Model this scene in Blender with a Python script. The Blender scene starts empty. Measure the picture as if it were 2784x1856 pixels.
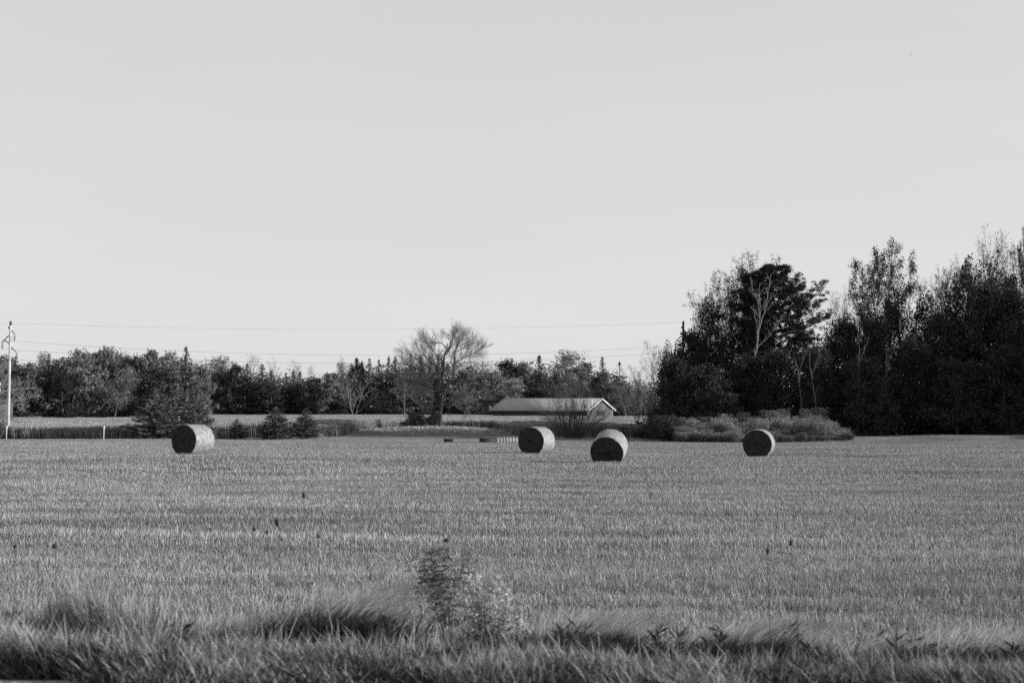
import bpy, math, random
import numpy as np
from mathutils import Vector

R = math.radians
D = bpy.data
SC = bpy.context.scene
COL = SC.collection
W_PX, H_PX, F_PX = 2784.0, 1856.0, 3867.0
EYE = 2.42
HORIZON = 1110.0
PITCH = math.atan((HORIZON - H_PX / 2) / F_PX)
SUN_EL, SUN_AZ = R(18.5), R(-4)      # azimuth from +x (right) towards +y (away)
SUN_DIR = np.array([math.cos(SUN_EL) * math.cos(SUN_AZ), math.cos(SUN_EL) * math.sin(SUN_AZ), math.sin(SUN_EL)])

# ------------------------------------------------------------------ places
def pt(px, row, y):
    u = (px - W_PX / 2) / F_PX
    v = (H_PX / 2 - row) / F_PX
    yy = math.cos(PITCH) - v * math.sin(PITCH)
    zz = math.sin(PITCH) + v * math.cos(PITCH)
    return np.array([u * y / yy, y, EYE + zz * y / yy])

def X(px, y):
    return (px - W_PX / 2) / F_PX * y

def sstep(a, b, t):
    t = np.clip((t - a) / (b - a), 0, 1)
    return t * t * (3 - 2 * t)

def gauss(x, y, cx, cy, sx, sy, h):
    return h * np.exp(-((x - cx) / sx) ** 2 - ((y - cy) / sy) ** 2)

def ground_z(x, y):
    x = np.asarray(x, float); y = np.asarray(y, float)
    ye = np.interp(x, [-3.0, -2.5, 2], [9.5, 9.15, 8.6])   # edge of the gravel shoulder
    z = 0.60 * (1 - sstep(0, 4.0, y - ye))
    z = z + gauss(x, y, -14, 61, 9, 9, .31) + gauss(x, y, 12.6, 73, 8, 7, -.14)
    z = z + gauss(x, y, 1.2, 70, 5, 5, .10) + gauss(x, y, 4.2, 57.5, 3.5, 3.5, .09) + gauss(x, y, 12.6, 69, 4, 4, .05)
    z = z + .035 * np.sin(x * .31 + 1.2) * np.sin(y * .17 + x * .05) * sstep(14, 24, y)
    z = z + gauss(x, y, -7.5, 137, 9, 13, .62) + gauss(x, y, -14, 126, 4.5, 6, .25)   # leafy mound
    z = z + gauss(x, y, 32, 104, 6.5, 4, .45) + gauss(x, y, 23, 104, 4, 4, .25)      # mounds before the wood
    z = z + gauss(x, y, 41, 104, 5, 4, .35)
    z = z - .12 * sstep(108, 118, y) * (1 - sstep(200, 240, y)) * (np.abs(x + 6) > 16)
    return z

def gz(x, y):
    return float(ground_z(x, y))

def field_edge(x):                                   # where the mown hay field ends
    px = np.asarray(x, float) / 105.0 * F_PX + W_PX / 2
    return np.interp(px, [0, 700, 1500, 2784], [100, 98.5, 92, 88])

def crop_front(x):
    px = np.asarray(x, float) / 120.0 * F_PX + W_PX / 2
    return np.interp(px, [0, 880, 960, 1380, 1460, 4000], [117, 117, 151, 151, 119, 119])

def crop_back(x, y):
    px = np.asarray(x, float) / y * F_PX + W_PX / 2
    return np.interp(px, [0, 340, 480, 700, 1250, 1500, 1750, 3000], [222, 222, 305, 322, 322, 262, 250, 250])

# ------------------------------------------------------------------ object helpers
def tag(o, label=None, cat=None, group=None, kind=None):
    if label: o['label'] = label
    if cat: o['category'] = cat
    if group: o['group'] = group
    if kind: o['kind'] = kind
    return o

def thing(name, label, cat, loc=(0, 0, 0), rz=0.0, group=None, scale=(1, 1, 1)):
    o = D.objects.new(name, None)
    o.empty_display_size = .2
    COL.objects.link(o)
    o.location = [float(c) for c in loc]
    o.rotation_euler = (0, 0, rz)
    o.scale = scale
    return tag(o, label, cat, group)

def make_mesh(name, V, Q=None, T=None, mats=(), midx=None, smooth=False):
    V = np.asarray(V, np.float32).reshape(-1, 3)
    Q = np.zeros((0, 4), np.int32) if Q is None or len(Q) == 0 else np.asarray(Q, np.int32)
    T = np.zeros((0, 3), np.int32) if T is None or len(T) == 0 else np.asarray(T, np.int32)
    me = D.meshes.new(name)
    me.vertices.add(len(V)); me.vertices.foreach_set('co', V.ravel())
    loops = np.concatenate([Q.ravel(), T.ravel()])
    me.loops.add(len(loops)); me.loops.foreach_set('vertex_index', loops)
    nq, nt = len(Q), len(T)
    starts = np.concatenate([np.arange(nq) * 4, nq * 4 + np.arange(nt) * 3]).astype(np.int32)
    me.polygons.add(nq + nt); me.polygons.foreach_set('loop_start', starts)
    if midx is not None: me.polygons.foreach_set('material_index', np.asarray(midx, np.int32))
    if smooth: me.polygons.foreach_set('use_smooth', np.ones(nq + nt, bool))
    for m in mats: me.materials.append(m)
    me.update(calc_edges=True); me.validate()
    return me

def link(name, me, parent=None, loc=None):
    o = D.objects.new(name, me); COL.objects.link(o)
    if parent: o.parent = parent
    if loc is not None: o.location = [float(c) for c in loc]
    return o

class MB:
    """collects pieces of one mesh"""
    def __init__(s): s.V = []; s.Q = []; s.T = []; s.mq = []; s.mt = []; s.n = 0
    def add(s, V, Q=None, T=None, m=0):
        V = np.asarray(V, float).reshape(-1, 3)
        if Q is not None and len(Q): s.Q.append(np.asarray(Q, int) + s.n); s.mq.append(np.full(len(Q), m))
        if T is not None and len(T): s.T.append(np.asarray(T, int) + s.n); s.mt.append(np.full(len(T), m))
        s.V.append(V); s.n += len(V)
    def box(s, c, d, rz=0, m=0):
        x, y, z = [q / 2 for q in d]
        P = np.array([[i * x, j * y, k * z] for k in (-1, 1) for i, j in ((-1, -1), (1, -1), (1, 1), (-1, 1))], float)
        ca, sa = math.cos(rz), math.sin(rz)
        P = P @ np.array([[ca, sa, 0], [-sa, ca, 0], [0, 0, 1]]) + np.array(c)
        s.add(P, [(0, 3, 2, 1), (4, 5, 6, 7), (0, 1, 5, 4), (1, 2, 6, 5), (2, 3, 7, 6), (3, 0, 4, 7)], m=m)
    def tube(s, P, r, k=8, m=0, caps=True):
        P = np.asarray(P, float); n = len(P)
        r = np.full(n, r, float) if np.isscalar(r) else np.asarray(r, float)
        t = np.gradient(P, axis=0); t /= np.linalg.norm(t, axis=1)[:, None] + 1e-9
        ref = np.array([0, 0, 1.]) if abs(t[:, 2]).mean() < .8 else np.array([1., 0, 0])
        u = np.cross(t, ref); u /= np.linalg.norm(u, axis=1)[:, None] + 1e-9
        w = np.cross(t, u)
        a = np.arange(k) * 2 * math.pi / k
        V = P[:, None] + r[:, None, None] * (u[:, None] * np.cos(a)[None, :, None] + w[:, None] * np.sin(a)[None, :, None])
        i = np.arange(n - 1)[:, None] * k; j = np.arange(k)[None]; j2 = (j + 1) % k
        Q = np.stack([i + j, i + j2, i + k + j2, i + k + j], -1).reshape(-1, 4)
        V = V.reshape(-1, 3); T = None
        if caps:
            V = np.vstack([V, P[0], P[-1]]); c0, c1 = n * k, n * k + 1
            jj = np.arange(k); e = (n - 1) * k
            T = np.vstack([np.stack([np.full(k, c0), (jj + 1) % k, jj], -1),
                           np.stack([np.full(k, c1), e + jj, e + (jj + 1) % k], -1)])
        s.add(V, Q, T, m)
    def segs(s, S, k=3, m=0):
        """many loose tapered segments: rows p0 p1 r0 r1"""
        S = np.asarray(S, float)
        if not len(S): return
        p0, p1, r0, r1 = S[:, :3], S[:, 3:6], S[:, 6], S[:, 7]
        t = p1 - p0; t /= np.linalg.norm(t, axis=1)[:, None] + 1e-9
        ref = np.where(np.abs(t[:, 2:3]) < .9, np.array([[0, 0, 1.]]), np.array([[1., 0, 0]]))
        u = np.cross(t, ref); u /= np.linalg.norm(u, axis=1)[:, None] + 1e-9
        w = np.cross(t, u)
        a = np.arange(k) * 2 * math.pi / k
        ring = u[:, None] * np.cos(a)[None, :, None] + w[:, None] * np.sin(a)[None, :, None]
        V = np.concatenate([p0[:, None] + ring * r0[:, None, None], p1[:, None] + ring * r1[:, None, None]], 1)
        b = (np.arange(len(S)) * 2 * k)[:, None]; j = np.arange(k)[None]; j2 = (j + 1) % k
        s.add(V.reshape(-1, 3), np.stack([b + j, b + j2, b + k + j2, b + k + j], -1).reshape(-1, 4), m=m)
    def quads(s, c, u, w, m=0):
        """diamond leaves: centres c, half axes u and w"""
        V = np.stack([c - u, c - w, c + u, c + w], 1).reshape(-1, 3)
        s.add(V, np.arange(len(c) * 4).reshape(-1, 4), m=m)
    def tris(s, a, b, c, m=0):
        s.add(np.stack([a, b, c], 1).reshape(-1, 3), T=np.arange(len(a) * 3).reshape(-1, 3), m=m)
    def mesh(s, name, mats, smooth=False):
        Q = np.vstack(s.Q) if s.Q else None; T = np.vstack(s.T) if s.T else None
        mi = np.concatenate(s.mq + s.mt) if (s.mq or s.mt) else None
        return make_mesh(name, np.vstack(s.V), Q, T, mats, mi, smooth)
    def build(s, name, mats, parent=None, smooth=False, loc=None):
        return link(name, s.mesh(name, mats, smooth), parent, loc)

def rdir(rng, n):
    v = rng.normal(size=(n, 3)); return v / np.linalg.norm(v, axis=1)[:, None]

# ------------------------------------------------------------------ materials (a grey world: the photograph is black and white)
def mat(name, g, rough=.9, var=0.0, isl=0.0, obj=0.0, trans=0.0, noise=None, bump=None, spec=.15):
    """var: position noise amplitude; isl: per-leaf variation; obj: per-object variation; noise=(sx,sy,sz,detail)"""
    m = D.materials.new(name); m.use_nodes = True
    nt = m.node_tree; N = nt.nodes; L = nt.links; N.clear()
    out = N.new('ShaderNodeOutputMaterial')
    def val(v):
        n = N.new('ShaderNodeValue'); n.outputs[0].default_value = v; return n.outputs[0]
    def mul(a, b, op='MULTIPLY'):
        n = N.new('ShaderNodeMath'); n.operation = op
        for i, q in enumerate((a, b)):
            if isinstance(q, (int, float)): n.inputs[i].default_value = q
            else: L.new(q, n.inputs[i])
        return n.outputs[0]
    cur = val(g)
    def vary(fac, amp):
        n = N.new('ShaderNodeMapRange'); L.new(fac, n.inputs[0])
        n.inputs[3].default_value = 1 - amp; n.inputs[4].default_value = 1 + amp
        return n.outputs[0]
    if var:
        geo = N.new('ShaderNodeNewGeometry'); mp = N.new('ShaderNodeMapping'); L.new(geo.outputs['Position'], mp.inputs[0])
        sx, sy, sz, dt = noise or (1, 1, 1, 3)
        mp.inputs['Scale'].default_value = (sx, sy, sz)
        tx = N.new('ShaderNodeTexNoise'); tx.inputs['Scale'].default_value = 1; tx.inputs['Detail'].default_value = dt
        L.new(mp.outputs[0], tx.inputs['Vector'])
        mr = N.new('ShaderNodeMapRange'); L.new(tx.outputs['Fac'], mr.inputs[0])
        mr.inputs[1].default_value = .3; mr.inputs[2].default_value = .7
        cur = mul(cur, vary(mr.outputs[0], var))
    if isl:
        geo = N.new('ShaderNodeNewGeometry'); cur = mul(cur, vary(geo.outputs['Random Per Island'], isl))
    if obj:
        oi = N.new('ShaderNodeObjectInfo'); cur = mul(cur, vary(oi.outputs['Random'], obj))
    comb = N.new('ShaderNodeCombineColor')
    for i in range(3): L.new(cur, comb.inputs[i])
    bs = N.new('ShaderNodeBsdfPrincipled')
    L.new(comb.outputs[0], bs.inputs['Base Color'])
    bs.inputs['Roughness'].default_value = rough
    bs.inputs['Specular IOR Level'].default_value = spec
    if bump:
        geo = N.new('ShaderNodeNewGeometry'); tx = N.new('ShaderNodeTexNoise'); tx.inputs['Scale'].default_value = bump[0]
        tx.inputs['Detail'].default_value = 4
        L.new(geo.outputs['Position'], tx.inputs['Vector'])
        bp = N.new('ShaderNodeBump'); bp.inputs['Strength'].default_value = bump[1]; bp.inputs['Distance'].default_value = bump[2]
        L.new(tx.outputs['Fac'], bp.inputs['Height']); L.new(bp.outputs[0], bs.inputs['Normal'])
    sh = bs.outputs[0]
    if trans:
        tr = N.new('ShaderNodeBsdfTranslucent'); L.new(comb.outputs[0], tr.inputs[0])
        mx = N.new('ShaderNodeMixShader'); mx.inputs[0].default_value = trans
        L.new(sh, mx.inputs[1]); L.new(tr.outputs[0], mx.inputs[2]); sh = mx.outputs[0]
    L.new(sh, out.inputs[0])
    return m

M = {}
M['soil'] = mat('hay_field_soil', .06, var=.45, noise=(.10, .55, 1, 6), bump=(9, .6, .05))
M['grass'] = mat('hay_grass', .37, var=.32, noise=(.09, .60, 1, 8), isl=.85, trans=.12)
M['stubble'] = mat('dry_hay_stalk', .62, isl=.3, trans=.2)
M['lawn'] = mat('short_lawn', .33, var=.30, noise=(.2, .8, 1, 4), isl=.3, trans=.25)
M['verge'] = mat('tall_verge_grass', .29, var=.30, noise=(.9, .9, 1, 3), isl=.5, trans=.35)
M['verge_dark'] = mat('dark_weed_leaf', .075, isl=.5, trans=.2)
M['tussock'] = mat('fine_tussock_grass', .62, isl=.40, trans=.4)
M['hollow'] = mat('shaded_tussock_grass', .07, isl=.6, trans=.1)  # tussock undersides: their shade is put into the leaf colour
M['weedleaf'] = mat('grey_weed_leaf', .15, isl=.5, trans=.25)
M['straw'] = mat('dry_straw_stem', .42, isl=.3)
M['fluff'] = mat('pale_seed_fluff', .8, isl=.3, trans=.3)
M['seed'] = mat('dark_seed_head', .055, isl=.3)
M['crop_low'] = mat('crop_stalk_leaf', .12, isl=.5, trans=.2)
M['crop_top'] = mat('crop_seed_top', .40, var=.22, noise=(.03, .06, 1, 4), isl=.35, trans=.25)
M['needle'] = mat('spruce_needle', .095, isl=.5, obj=.25)
M['needle_pale'] = mat('blue_spruce_needle', .15, isl=.55, obj=.2)
M['needle_lit'] = mat('sunlit_spruce_needle', .19, isl=.5, obj=.1)  # paler copy for the joined spruces: sunlight put into the colour
M['pine_needle'] = mat('pine_needle', .028, isl=.5)
M['leaf_dark'] = mat('dark_leaf', .060, isl=.5, obj=.2, trans=.15)
M['far_dark'] = mat('far_dark_leaf', .085, isl=.5, obj=.2, trans=.15)
M['leaf_mid'] = mat('mid_leaf', .17, isl=.5, obj=.3, trans=.2)
M['leaf_pale'] = mat('pale_leaf', .30, isl=.45, obj=.25, trans=.25)
M['bark'] = mat('dark_bark', .07, var=.3, noise=(6, 6, 2, 3), rough=.95)
M['bark_mid'] = mat('grey_bark', .14, var=.3, noise=(6, 6, 2, 3), rough=.95)
M['bark_pale'] = mat('pale_bark', .33, var=.2, noise=(5, 5, 3, 3), rough=.9)
M['birch'] = mat('white_birch_bark', .30, var=.35, noise=(3, 3, 9, 3), rough=.8)
M['twig'] = mat('thin_twig', .27, isl=.3)
M['twig_lit'] = mat('pale_bare_twig', .20, isl=.3)
M['twig_dark'] = mat('dark_twig', .13, isl=.4)
M['pole'] = mat('weathered_pole_wood', .62, var=.25, noise=(4, 4, .8, 4), rough=.9)
M['metal'] = mat('dark_galvanised_metal', .10, rough=.5, spec=.4)
M['wire'] = mat('power_cable', .05, rough=.5)
M['white'] = mat('white_paint', .80, rough=.6, var=.08, noise=(3, 3, 3, 3))
M['gravel'] = mat('pale_gravel', .50, var=.35, noise=(14, 14, 14, 5), bump=(30, .8, .03))
M['track'] = mat('white_gravel_track', .80, var=.12, noise=(3, 3, 3, 4), bump=(20, .5, .03))
M['block'] = mat('pale_concrete_block', .29, var=.55, noise=(2.2, 2.2, 4, 4), bump=(12, .5, .03))
M['block_dark'] = mat('shaded_concrete_block', .06, var=.4, noise=(5, 5, 9, 4))  # left part of the wall: shade put into the block colour
M['black'] = mat('dark_plastic', .03, rough=.6)
M['litter'] = mat('fallen_leaf', .42, isl=.6, trans=.1)
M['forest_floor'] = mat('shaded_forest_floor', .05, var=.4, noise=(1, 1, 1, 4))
M['grey_wall'] = mat('grey_siding', .13, var=.12, noise=(.4, .4, 6, 3))
M['plane'] = mat('white_aircraft_paint', .85, rough=.4)

def wall_mat(name, g, sx, depth=.4, dark=.12):
    return mat(name, g, rough=.7, var=dark, noise=(.5, .25, .9, 5))
M['barn_roof'] = wall_mat('ribbed_metal_roof', .42, 1.6, .9, .16)
M['barn_side'] = wall_mat('dark_board_siding', .045, 1.2, .7, .3)
M['barn_gable'] = wall_mat('grey_gable_siding', .15, 1.2, .5, .2)

def bale_side_mat():
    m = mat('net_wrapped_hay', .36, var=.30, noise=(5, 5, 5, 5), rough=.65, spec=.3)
    nt = m.node_tree; N = nt.nodes; L = nt.links
    bs = [n for n in N if n.type == 'BSDF_PRINCIPLED'][0]
    tc = N.new('ShaderNodeTexCoord'); mp = N.new('ShaderNodeMapping'); L.new(tc.outputs['Object'], mp.inputs[0])
    mp.inputs['Scale'].default_value = (3, 26, 3)
    tx = N.new('ShaderNodeTexNoise'); tx.inputs['Scale'].default_value = 1; tx.inputs['Detail'].default_value = 5
    L.new(mp.outputs[0], tx.inputs['Vector'])
    bp = N.new('ShaderNodeBump'); bp.inputs['Strength'].default_value = .7; bp.inputs['Distance'].default_value = .03
    L.new(tx.outputs['Fac'], bp.inputs['Height']); L.new(bp.outputs[0], bs.inputs['Normal'])
    src = bs.inputs['Base Color'].links[0].from_socket
    mr = N.new('ShaderNodeMapRange'); L.new(tx.outputs['Fac'], mr.inputs[0])
    mr.inputs[1].default_value = .3; mr.inputs[2].default_value = .7; mr.inputs[3].default_value = .55; mr.inputs[4].default_value = 1.3
    mx = N.new('ShaderNodeMix'); mx.data_type = 'RGBA'; mx.blend_type = 'MULTIPLY'; mx.inputs[0].default_value = 1
    L.new(src, mx.inputs[6]); L.new(mr.outputs[0], mx.inputs[7]); L.new(mx.outputs[2], bs.inputs['Base Color'])
    return m
M['bale_side'] = bale_side_mat()
M['side_straw'] = mat('loose_side_straw', .30, isl=.6)
M['bale_end'] = mat('shaded_weathered_end', .045, var=.5, noise=(7, 7, 7, 6), bump=(25, 1, .05))  # weathered, and darker still: shade on the ends put into the colour
M['bale_straw'] = mat('loose_bale_straw', .10, isl=.6)

# ------------------------------------------------------------------ scattering (for what nobody could count)
def scatter(name, P, sc, rz, idx, sources, label, cat, group=None, tilt=None):
    """points carrying copies of small plant meshes; sources live in an unlinked collection"""
    col = D.collections.new(name + '_plants')
    for i, me in enumerate(sources):
        col.objects.link(D.objects.new('%s_source_%02d' % (name, i), me))
    n = len(P)
    me = D.meshes.new(name); me.vertices.add(n)
    me.vertices.foreach_set('co', np.asarray(P, np.float32).ravel())
    for nm, ty, v in (('sc', 'FLOAT_VECTOR', sc), ('rot', 'FLOAT_VECTOR', rz), ('idx', 'INT', idx)):
        a = me.attributes.new(nm, ty, 'POINT')
        if ty == 'INT': a.data.foreach_set('value', np.asarray(v, np.int32))
        else: a.data.foreach_set('vector', np.asarray(v, np.float32).ravel())
    me.update()
    o = link(name, me)
    ng = D.node_groups.new(name + '_scatter', 'GeometryNodeTree')
    ng.interface.new_socket('Geometry', in_out='INPUT', socket_type='NodeSocketGeometry')
    ng.interface.new_socket('Geometry', in_out='OUTPUT', socket_type='NodeSocketGeometry')
    N, L = ng.nodes, ng.links
    gi, go = N.new('NodeGroupInput'), N.new('NodeGroupOutput')
    ci = N.new('GeometryNodeCollectionInfo'); ci.inputs[0].default_value = col
    ci.inputs['Separate Children'].default_value = True; ci.inputs['Reset Children'].default_value = True
    ip = N.new('GeometryNodeInstanceOnPoints'); ip.inputs['Pick Instance'].default_value = True
    def att(nm, ty):
        a = N.new('GeometryNodeInputNamedAttribute'); a.data_type = ty; a.inputs[0].default_value = nm
        return [q for q in a.outputs if q.enabled and q.name == 'Attribute'][0]
    L.new(gi.outputs[0], ip.inputs['Points']); L.new(ci.outputs[0], ip.inputs['Instance'])
    L.new(att('idx', 'INT'), ip.inputs['Instance Index'])
    L.new(att('rot', 'FLOAT_VECTOR'), ip.inputs['Rotation'])
    L.new(att('sc', 'FLOAT_VECTOR'), ip.inputs['Scale'])
    L.new(ip.outputs[0], go.inputs[0])
    md = o.modifiers.new('scatter', 'NODES'); md.node_group = ng
    return tag(o, label, cat, group, 'stuff')

def blades(rng, mb, n, half, h0, h1, w, bend=.5, lean=(0, 0), m=0, seg=2, base=None, arch=0.0):
    """n grass blades over a square patch"""
    if base is None:
        base = np.c_[rng.uniform(-half, half, (n, 2)), np.zeros(n)]
    h = rng.uniform(h0, h1, n); a = rng.uniform(0, 2 * math.pi, n)
    d = np.c_[np.cos(a), np.sin(a), np.zeros(n)]
    b = rng.uniform(.15, 1, n)[:, None] * bend
    off = d * b + np.array([lean[0], lean[1], 0])[None] * rng.uniform(.4, 1.3, n)[:, None]
    f = rng.uniform(0, math.pi, n); side = np.c_[np.cos(f), np.sin(f), np.zeros(n)]
    ww = w * rng.uniform(.6, 1.3, n)[:, None]
    ts = np.linspace(0, 1, seg + 1)
    V = []
    for t in ts[:-1]:
        c = base + off * h[:, None] * t ** 1.8 + np.array([0, 0, 1.])[None] * (h * (t - arch * t ** 2.4))[:, None]
        k = ww * (1 - .45 * t)
        V += [c - side * k, c + side * k]
    tip = base + off * h[:, None] + np.array([0, 0, 1.])[None] * (h * (1 - arch))[:, None]
    V.append(tip)
    k = len(V); V = np.stack(V, 1).reshape(-1, 3)
    o = (np.arange(n) * k)[:, None]
    Q = []
    for i in range(seg - 1): Q.append(o + np.array([[2 * i, 2 * i + 1, 2 * i + 3, 2 * i + 2]]))
    T = o + np.array([[2 * seg - 2, 2 * seg - 1, 2 * seg]])
    mb.add(V, np.vstack(Q) if Q else None, T, m)

def frustum_pts(rng, y0, y1, n, margin=1.5, wid=.385):
    """points spread evenly over the seen wedge of ground"""
    y = np.sqrt(rng.uniform(y0 * y0, y1 * y1, n))
    x = rng.uniform(-1, 1, n) * (wid * y + margin)
    return x, y

def noise2(x, y, seed, sx, sy, octv=3):
    rng = np.random.default_rng(seed); v = np.zeros_like(x); a = 1.0; tot = 0
    for o in range(octv):
        for k in range(5):
            th = rng.uniform(-.5, .5); fx, fy = rng.uniform(.5, 1.5) / sx, rng.uniform(.5, 1.5) / sy
            v += a * np.sin((x * math.cos(th) * fx + y * fy + x * fy * .03 * math.sin(th)) * 2 ** o * 2 * math.pi + rng.uniform(0, 6.3)) / 5 ** .5
        tot += a; a *= .6
    return v / tot

# ------------------------------------------------------------------ tree makers
def grow(rng, p, d, L, r, lev, P, segs, tips, parent_r=None):
    n = max(3, int(round(L / P['seg'][min(lev, len(P['seg']) - 1)])))
    n = min(n, 14)
    d = np.array(d, float); p = np.array(p, float)
    up = P['up'][min(lev, len(P['up']) - 1)]; wob = P['wob'][min(lev, len(P['wob']) - 1)]
    pts = [p.copy()]; rad = [r]; dirs = [d.copy()]
    rend = r * (P['taper'][min(lev, len(P['taper']) - 1)])
    st = L / n
    for i in range(n):
        d = d + np.array([0, 0, up / n]) + rng.normal(size=3) * wob / math.sqrt(n)
        d /= np.linalg.norm(d)
        q = p + d * st
        r1 = r + (rend - r) * (i + 1) / n
        segs[min(lev, 9)].append((*p, *q, rad[-1], r1))
        p = q; pts.append(p.copy()); rad.append(r1); dirs.append(d.copy())
    if lev >= P['levels'] - 1:
        tips.extend([(*q, *dd) for q, dd in zip(pts[1:], dirs[1:])])
    if lev < P['levels']:
        nc = P['n'][min(lev, len(P['n']) - 1)]
        nc = max(2, int(round(nc * rng.uniform(.8, 1.2))))
        s0 = P['start'][min(lev, len(P['start']) - 1)]
        az = rng.uniform(0, 6.28)
        for k in range(nc):
            t = s0 + (1 - s0) * (k + rng.uniform(.2, .9)) / nc; t = min(t, .999)
            i = int(t * n); f = t * n - i
            q = pts[i] * (1 - f) + pts[i + 1] * f; dd = dirs[i]; rr = rad[i] * (1 - f) + rad[i + 1] * f
            az += 2.4 + rng.uniform(-.5, .5)
            ref = np.array([0, 0, 1.]) if abs(dd[2]) < .9 else np.array([1., 0, 0])
            u = np.cross(dd, ref); u /= np.linalg.norm(u); w = np.cross(dd, u)
            an = R(P['ang'][min(lev, len(P['ang']) - 1)]) * rng.uniform(.75, 1.25) * (1.1 - .35 * t)
            nd = dd * math.cos(an) + (u * math.cos(az) + w * math.sin(az)) * math.sin(an)
            ratio = P['ratio'][min(lev, len(P['ratio']) - 1)]
            prof = 1 - P['prof'] * (t - s0) / (1 - s0 + 1e-6) if lev == 0 else 1 - .45 * t
            grow(rng, q, nd, L * ratio * prof * rng.uniform(.8, 1.15), min(rr * .75, max(rr * P['rr'], P['rmin'])), lev + 1, P, segs, tips)

BARE = dict(levels=4, n=[9, 7, 6, 4], start=[.25, .2, .2, .2], ang=[42, 38, 36, 34], ratio=[.62, .55, .5, .5], up=[.1, .45, .5, .5],
            wob=[.15, .3, .35, .4], seg=[.8, .5, .35, .25], taper=[.25, .3, .35, .4], rr=.5, rmin=.006, prof=.45)

def leaves(rng, mb, tips, n, size, spread, m, droop=.3):
    T = np.asarray(tips, float)
    i = rng.integers(0, len(T), n)
    c = T[i, :3] + rng.normal(size=(n, 3)) * spread
    u = rdir(rng, n); w = np.cross(u, rdir(rng, n)); w /= np.linalg.norm(w, axis=1)[:, None] + 1e-6
    s = size * rng.uniform(.5, 1.3, n)[:, None]
    mb.quads(c, u * s, w * s * .6, m)

def deciduous(name, seed, P=None, H=10.0, r=.16, nleaf=0, lsize=.15, lspread=.25, bark='bark_mid', leafm='leaf_mid', stems=1, lean=.1, sf=.42, twigm=None):
    """returns (trunk mesh, crown mesh) for a tree about H metres tall"""
    rng = np.random.default_rng(seed); P = P or BARE
    segs = [[] for _ in range(10)]; tips = []
    for s in range(stems):
        a = 2 * math.pi * s / max(1, stems) + rng.uniform(0, 1)
        sp = (0 if stems == 1 else .28)
        d = np.array([math.cos(a) * sp + rng.normal() * lean * .3, math.sin(a) * sp + rng.normal() * lean * .3, 1.]); d /= np.linalg.norm(d)
        grow(rng, np.array([math.cos(a), math.sin(a), 0]) * (.12 if stems > 1 else 0), d, H * rng.uniform(.85, 1.0) * (.86 if stems > 1 else .92), r * (1 if stems == 1 else .7), 0, P, segs, tips)
    tr = MB(); tr.segs(segs[0], 7); tr.segs(segs[1], 5)
    cr = MB()
    for l in range(2, 10): cr.segs(segs[l], 3)
    if nleaf: leaves(rng, cr, tips, nleaf, lsize, lspread, 1)
    return tr.mesh(name + '_trunk', [M[bark]]), cr.mesh(name + '_crown', [M[twigm or bark], M[leafm]])

def spruce(name, seed, H=10.0, Rb=2.2, needle='needle', start=.04, whorl=.26, per=8, droop=.35, spray=.34, gap=0.0, powr=.85):
    rng = np.random.default_rng(seed)
    tr = MB(); tr.tube([[0, 0, 0], [0, 0, H * .5], [0, 0, H]], [H * .014 + .03, H * .009 + .02, .01], 7)
    cr = MB(); z = H * start; S = []; C = []; U = []; Wd = []
    while z < H * .985:
        t = (z - H * start) / (H * (1 - start))
        L = Rb * (1 - t) ** powr * min(1, .55 + t * 5)
        for k in range(per if t < .7 else max(4, per - 3)):
            if rng.uniform() < gap: continue
            a = rng.uniform(0, 6.283); l = L * rng.uniform(.68, 1.14) + .05
            n = max(2, int(l / (spray * .38)))
            dv = np.array([math.cos(a), math.sin(a), 0]); sl = -droop * (1 - t) + .35 * t + rng.uniform(-.12, .12)
            s = np.linspace(.1, 1, n)
            P = dv[None] * (s * l)[:, None]; P[:, 2] = z + l * (sl * s + .28 * s ** 2.2)
            S.append((0, 0, z, *P[-1], .012 + l * .006, .004))
            side = np.array([-dv[1], dv[0], 0])
            for q in P[1:] if n > 2 else P:
                for sg in (-1, 0, 1):
                    u = dv * rng.uniform(.5, 1.1) + side * sg * rng.uniform(.6, 1.1) + np.array([0, 0, rng.uniform(-.35, .30)])
                    u = u / np.linalg.norm(u) * spray * rng.uniform(.55, 1.1) * (.32 + .68 * (1 - t))
                    C.append(q + u * .6); U.append(u)
                    w = np.cross(u, rng.normal(size=3)); Wd.append(w / (np.linalg.norm(w) + 1e-6) * spray * .17)
        z += whorl * rng.uniform(.8, 1.2) * (.75 + .5 * (1 - t))
    for k in range(5):
        C.append(np.array([0, 0, H - .12 * k])); U.append(np.array([rng.normal() * .05, rng.normal() * .05, spray * .6])); Wd.append(np.array([.03, .03, 0]) * (1 + k))
    cr.segs(S, 3); cr.quads(np.array(C), np.array(U), np.array(Wd), 1)
    return tr.mesh(name + '_trunk', [M['bark']]), cr.mesh(name + '_crown', [M['bark'], M[needle]])

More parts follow.
